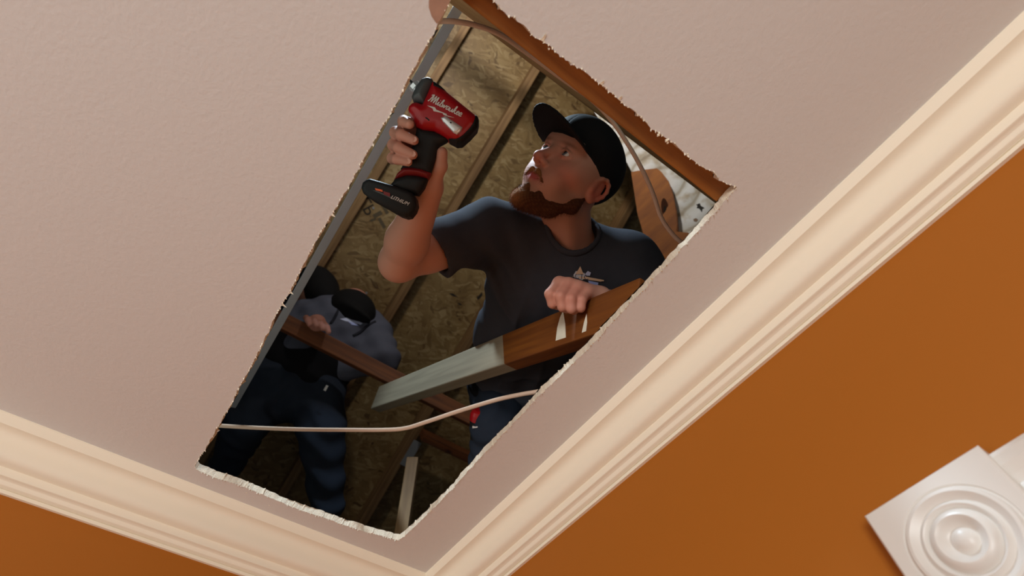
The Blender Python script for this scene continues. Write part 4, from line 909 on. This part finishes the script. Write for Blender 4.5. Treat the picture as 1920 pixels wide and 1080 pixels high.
pp = [P(612, 722, 1.99), P(616, 724, 1.99), P(611, 733, 1.99), P(607, 731, 1.99)]; poly_prism('pocket_tag', pp, -CF, .004, M_print, m2)
cpf = Field(P(657, 578, 2.32) - .25, P(657, 578, 2.32) + .25, .0075); cpf.op(ell(P(661, 580, 2.315), (.105, .085, .085), B2), .02); cpf.op(ell(P(664, 585, 2.26), (.085, .05, .018), B2), .02); sdf_obj('cap', cpf, M_cap, m2)
# one body: head, neck, trunk and the arm whose hand lies over the beam
pts = np.array([nk2, ch2, shR2, elR2, wrR2, P(655, 560, 2.36), P(592, 610, 1.95), P(655, 575, 2.45)]); bf2 = Field(pts.min(0) - .14, pts.max(0) + .14, .0042); b2 = lambda p, k: bf2.op(p, k, 'add')
b2(ell(P(655, 580, 2.36), (.078, .09, .10), B2), .02); b2(seg(P(655, 585, 2.36), nk2, .06, .065), .02); b2(ell(ch2, (.14, .09, .13), B2), .03); b2(seg(nk2 + Dn2 * .06, shR2, .05, .05), .03)
b2(seg(shR2, elR2, .05, .042), .02); b2(seg(elR2, wrR2, .042, .030), .015); b2(seg(wrR2, P(594, 606, 2.03), .028, .034), .015)
for (x, y) in ((577, 600), (590, 602), (602, 608), (613, 614)):
    a = P(x - 3, y - 4, 2.03); b = P(x, y, 1.962); c_ = P(x + 3, y + 8, 1.955); b2(seg(a, b, .0115, .011), .006); b2(seg(b, c_, .011, .0095), .004)
sdf_obj('body', bf2, M_skin, m2, lambda v: np.tile(np.array(srgb(200, 136, 118)[:3]), (len(v), 1)))
for sm in ([(636, 574), (632, 586), (626, 598), (620, 607)], [(662, 630), (676, 622), (690, 610), (704, 603)]):
    v, f = tube_geo(catmull([on_h2(x, y, .001) for x, y in sm], 4), .006, .004, CF, 6); o = mesh_obj('seam', v, f, M_darkhood, hood2, smooth=True); o.matrix_parent_inverse = Matrix()

# ------------------------------------------------------------------ a third figure, mostly hidden behind the ceiling edge
m3 = empty('person', tuple(P(548, 605, 2.6))); tag(m3, 'person in dark clothing and black hat half hidden at the left edge of the hole', 'person')
c3 = P(604, 545, 2.42); f3 = Field(c3 - .2, c3 + .2, .008); f3.op(ell(c3, (.075, .075, .085)), .02); f3.op(ell(P(592, 530, 2.44), (.085, .085, .06)), .02); f3.op(ell(P(612, 556, 2.38), (.05, .05, .05)), .03); sdf_obj('hat', f3, M_cap, m3)
c4 = P(592, 548, 2.47); f4 = Field(c4 - .2, c4 + .2, .008); f4.op(ell(c4, (.075, .085, .095)), .02); f4.op(seg(c4, P(570, 570, 2.52), .06, .07), .02); f4.op(seg(P(570, 570, 2.52), P(566, 590, 2.52), .07, .08), .02); sdf_obj('body', f4, M_skin, m3, lambda v: np.tile(np.array(srgb(170, 118, 98)[:3]), (len(v), 1)))
s3 = P(560, 580, 2.52); e3 = P(548, 600, 2.60); f5 = Field(np.minimum(s3, e3) - .3, np.maximum(s3, e3) + .3, .009); f5.op(seg(P(570, 560, 2.56), e3, .095, .11), .03); f5.op(seg(P(572, 545, 2.50), P(556, 522, 2.46), .075, .06), .03); sdf_obj('jacket', f5, M_darkhood, m3)
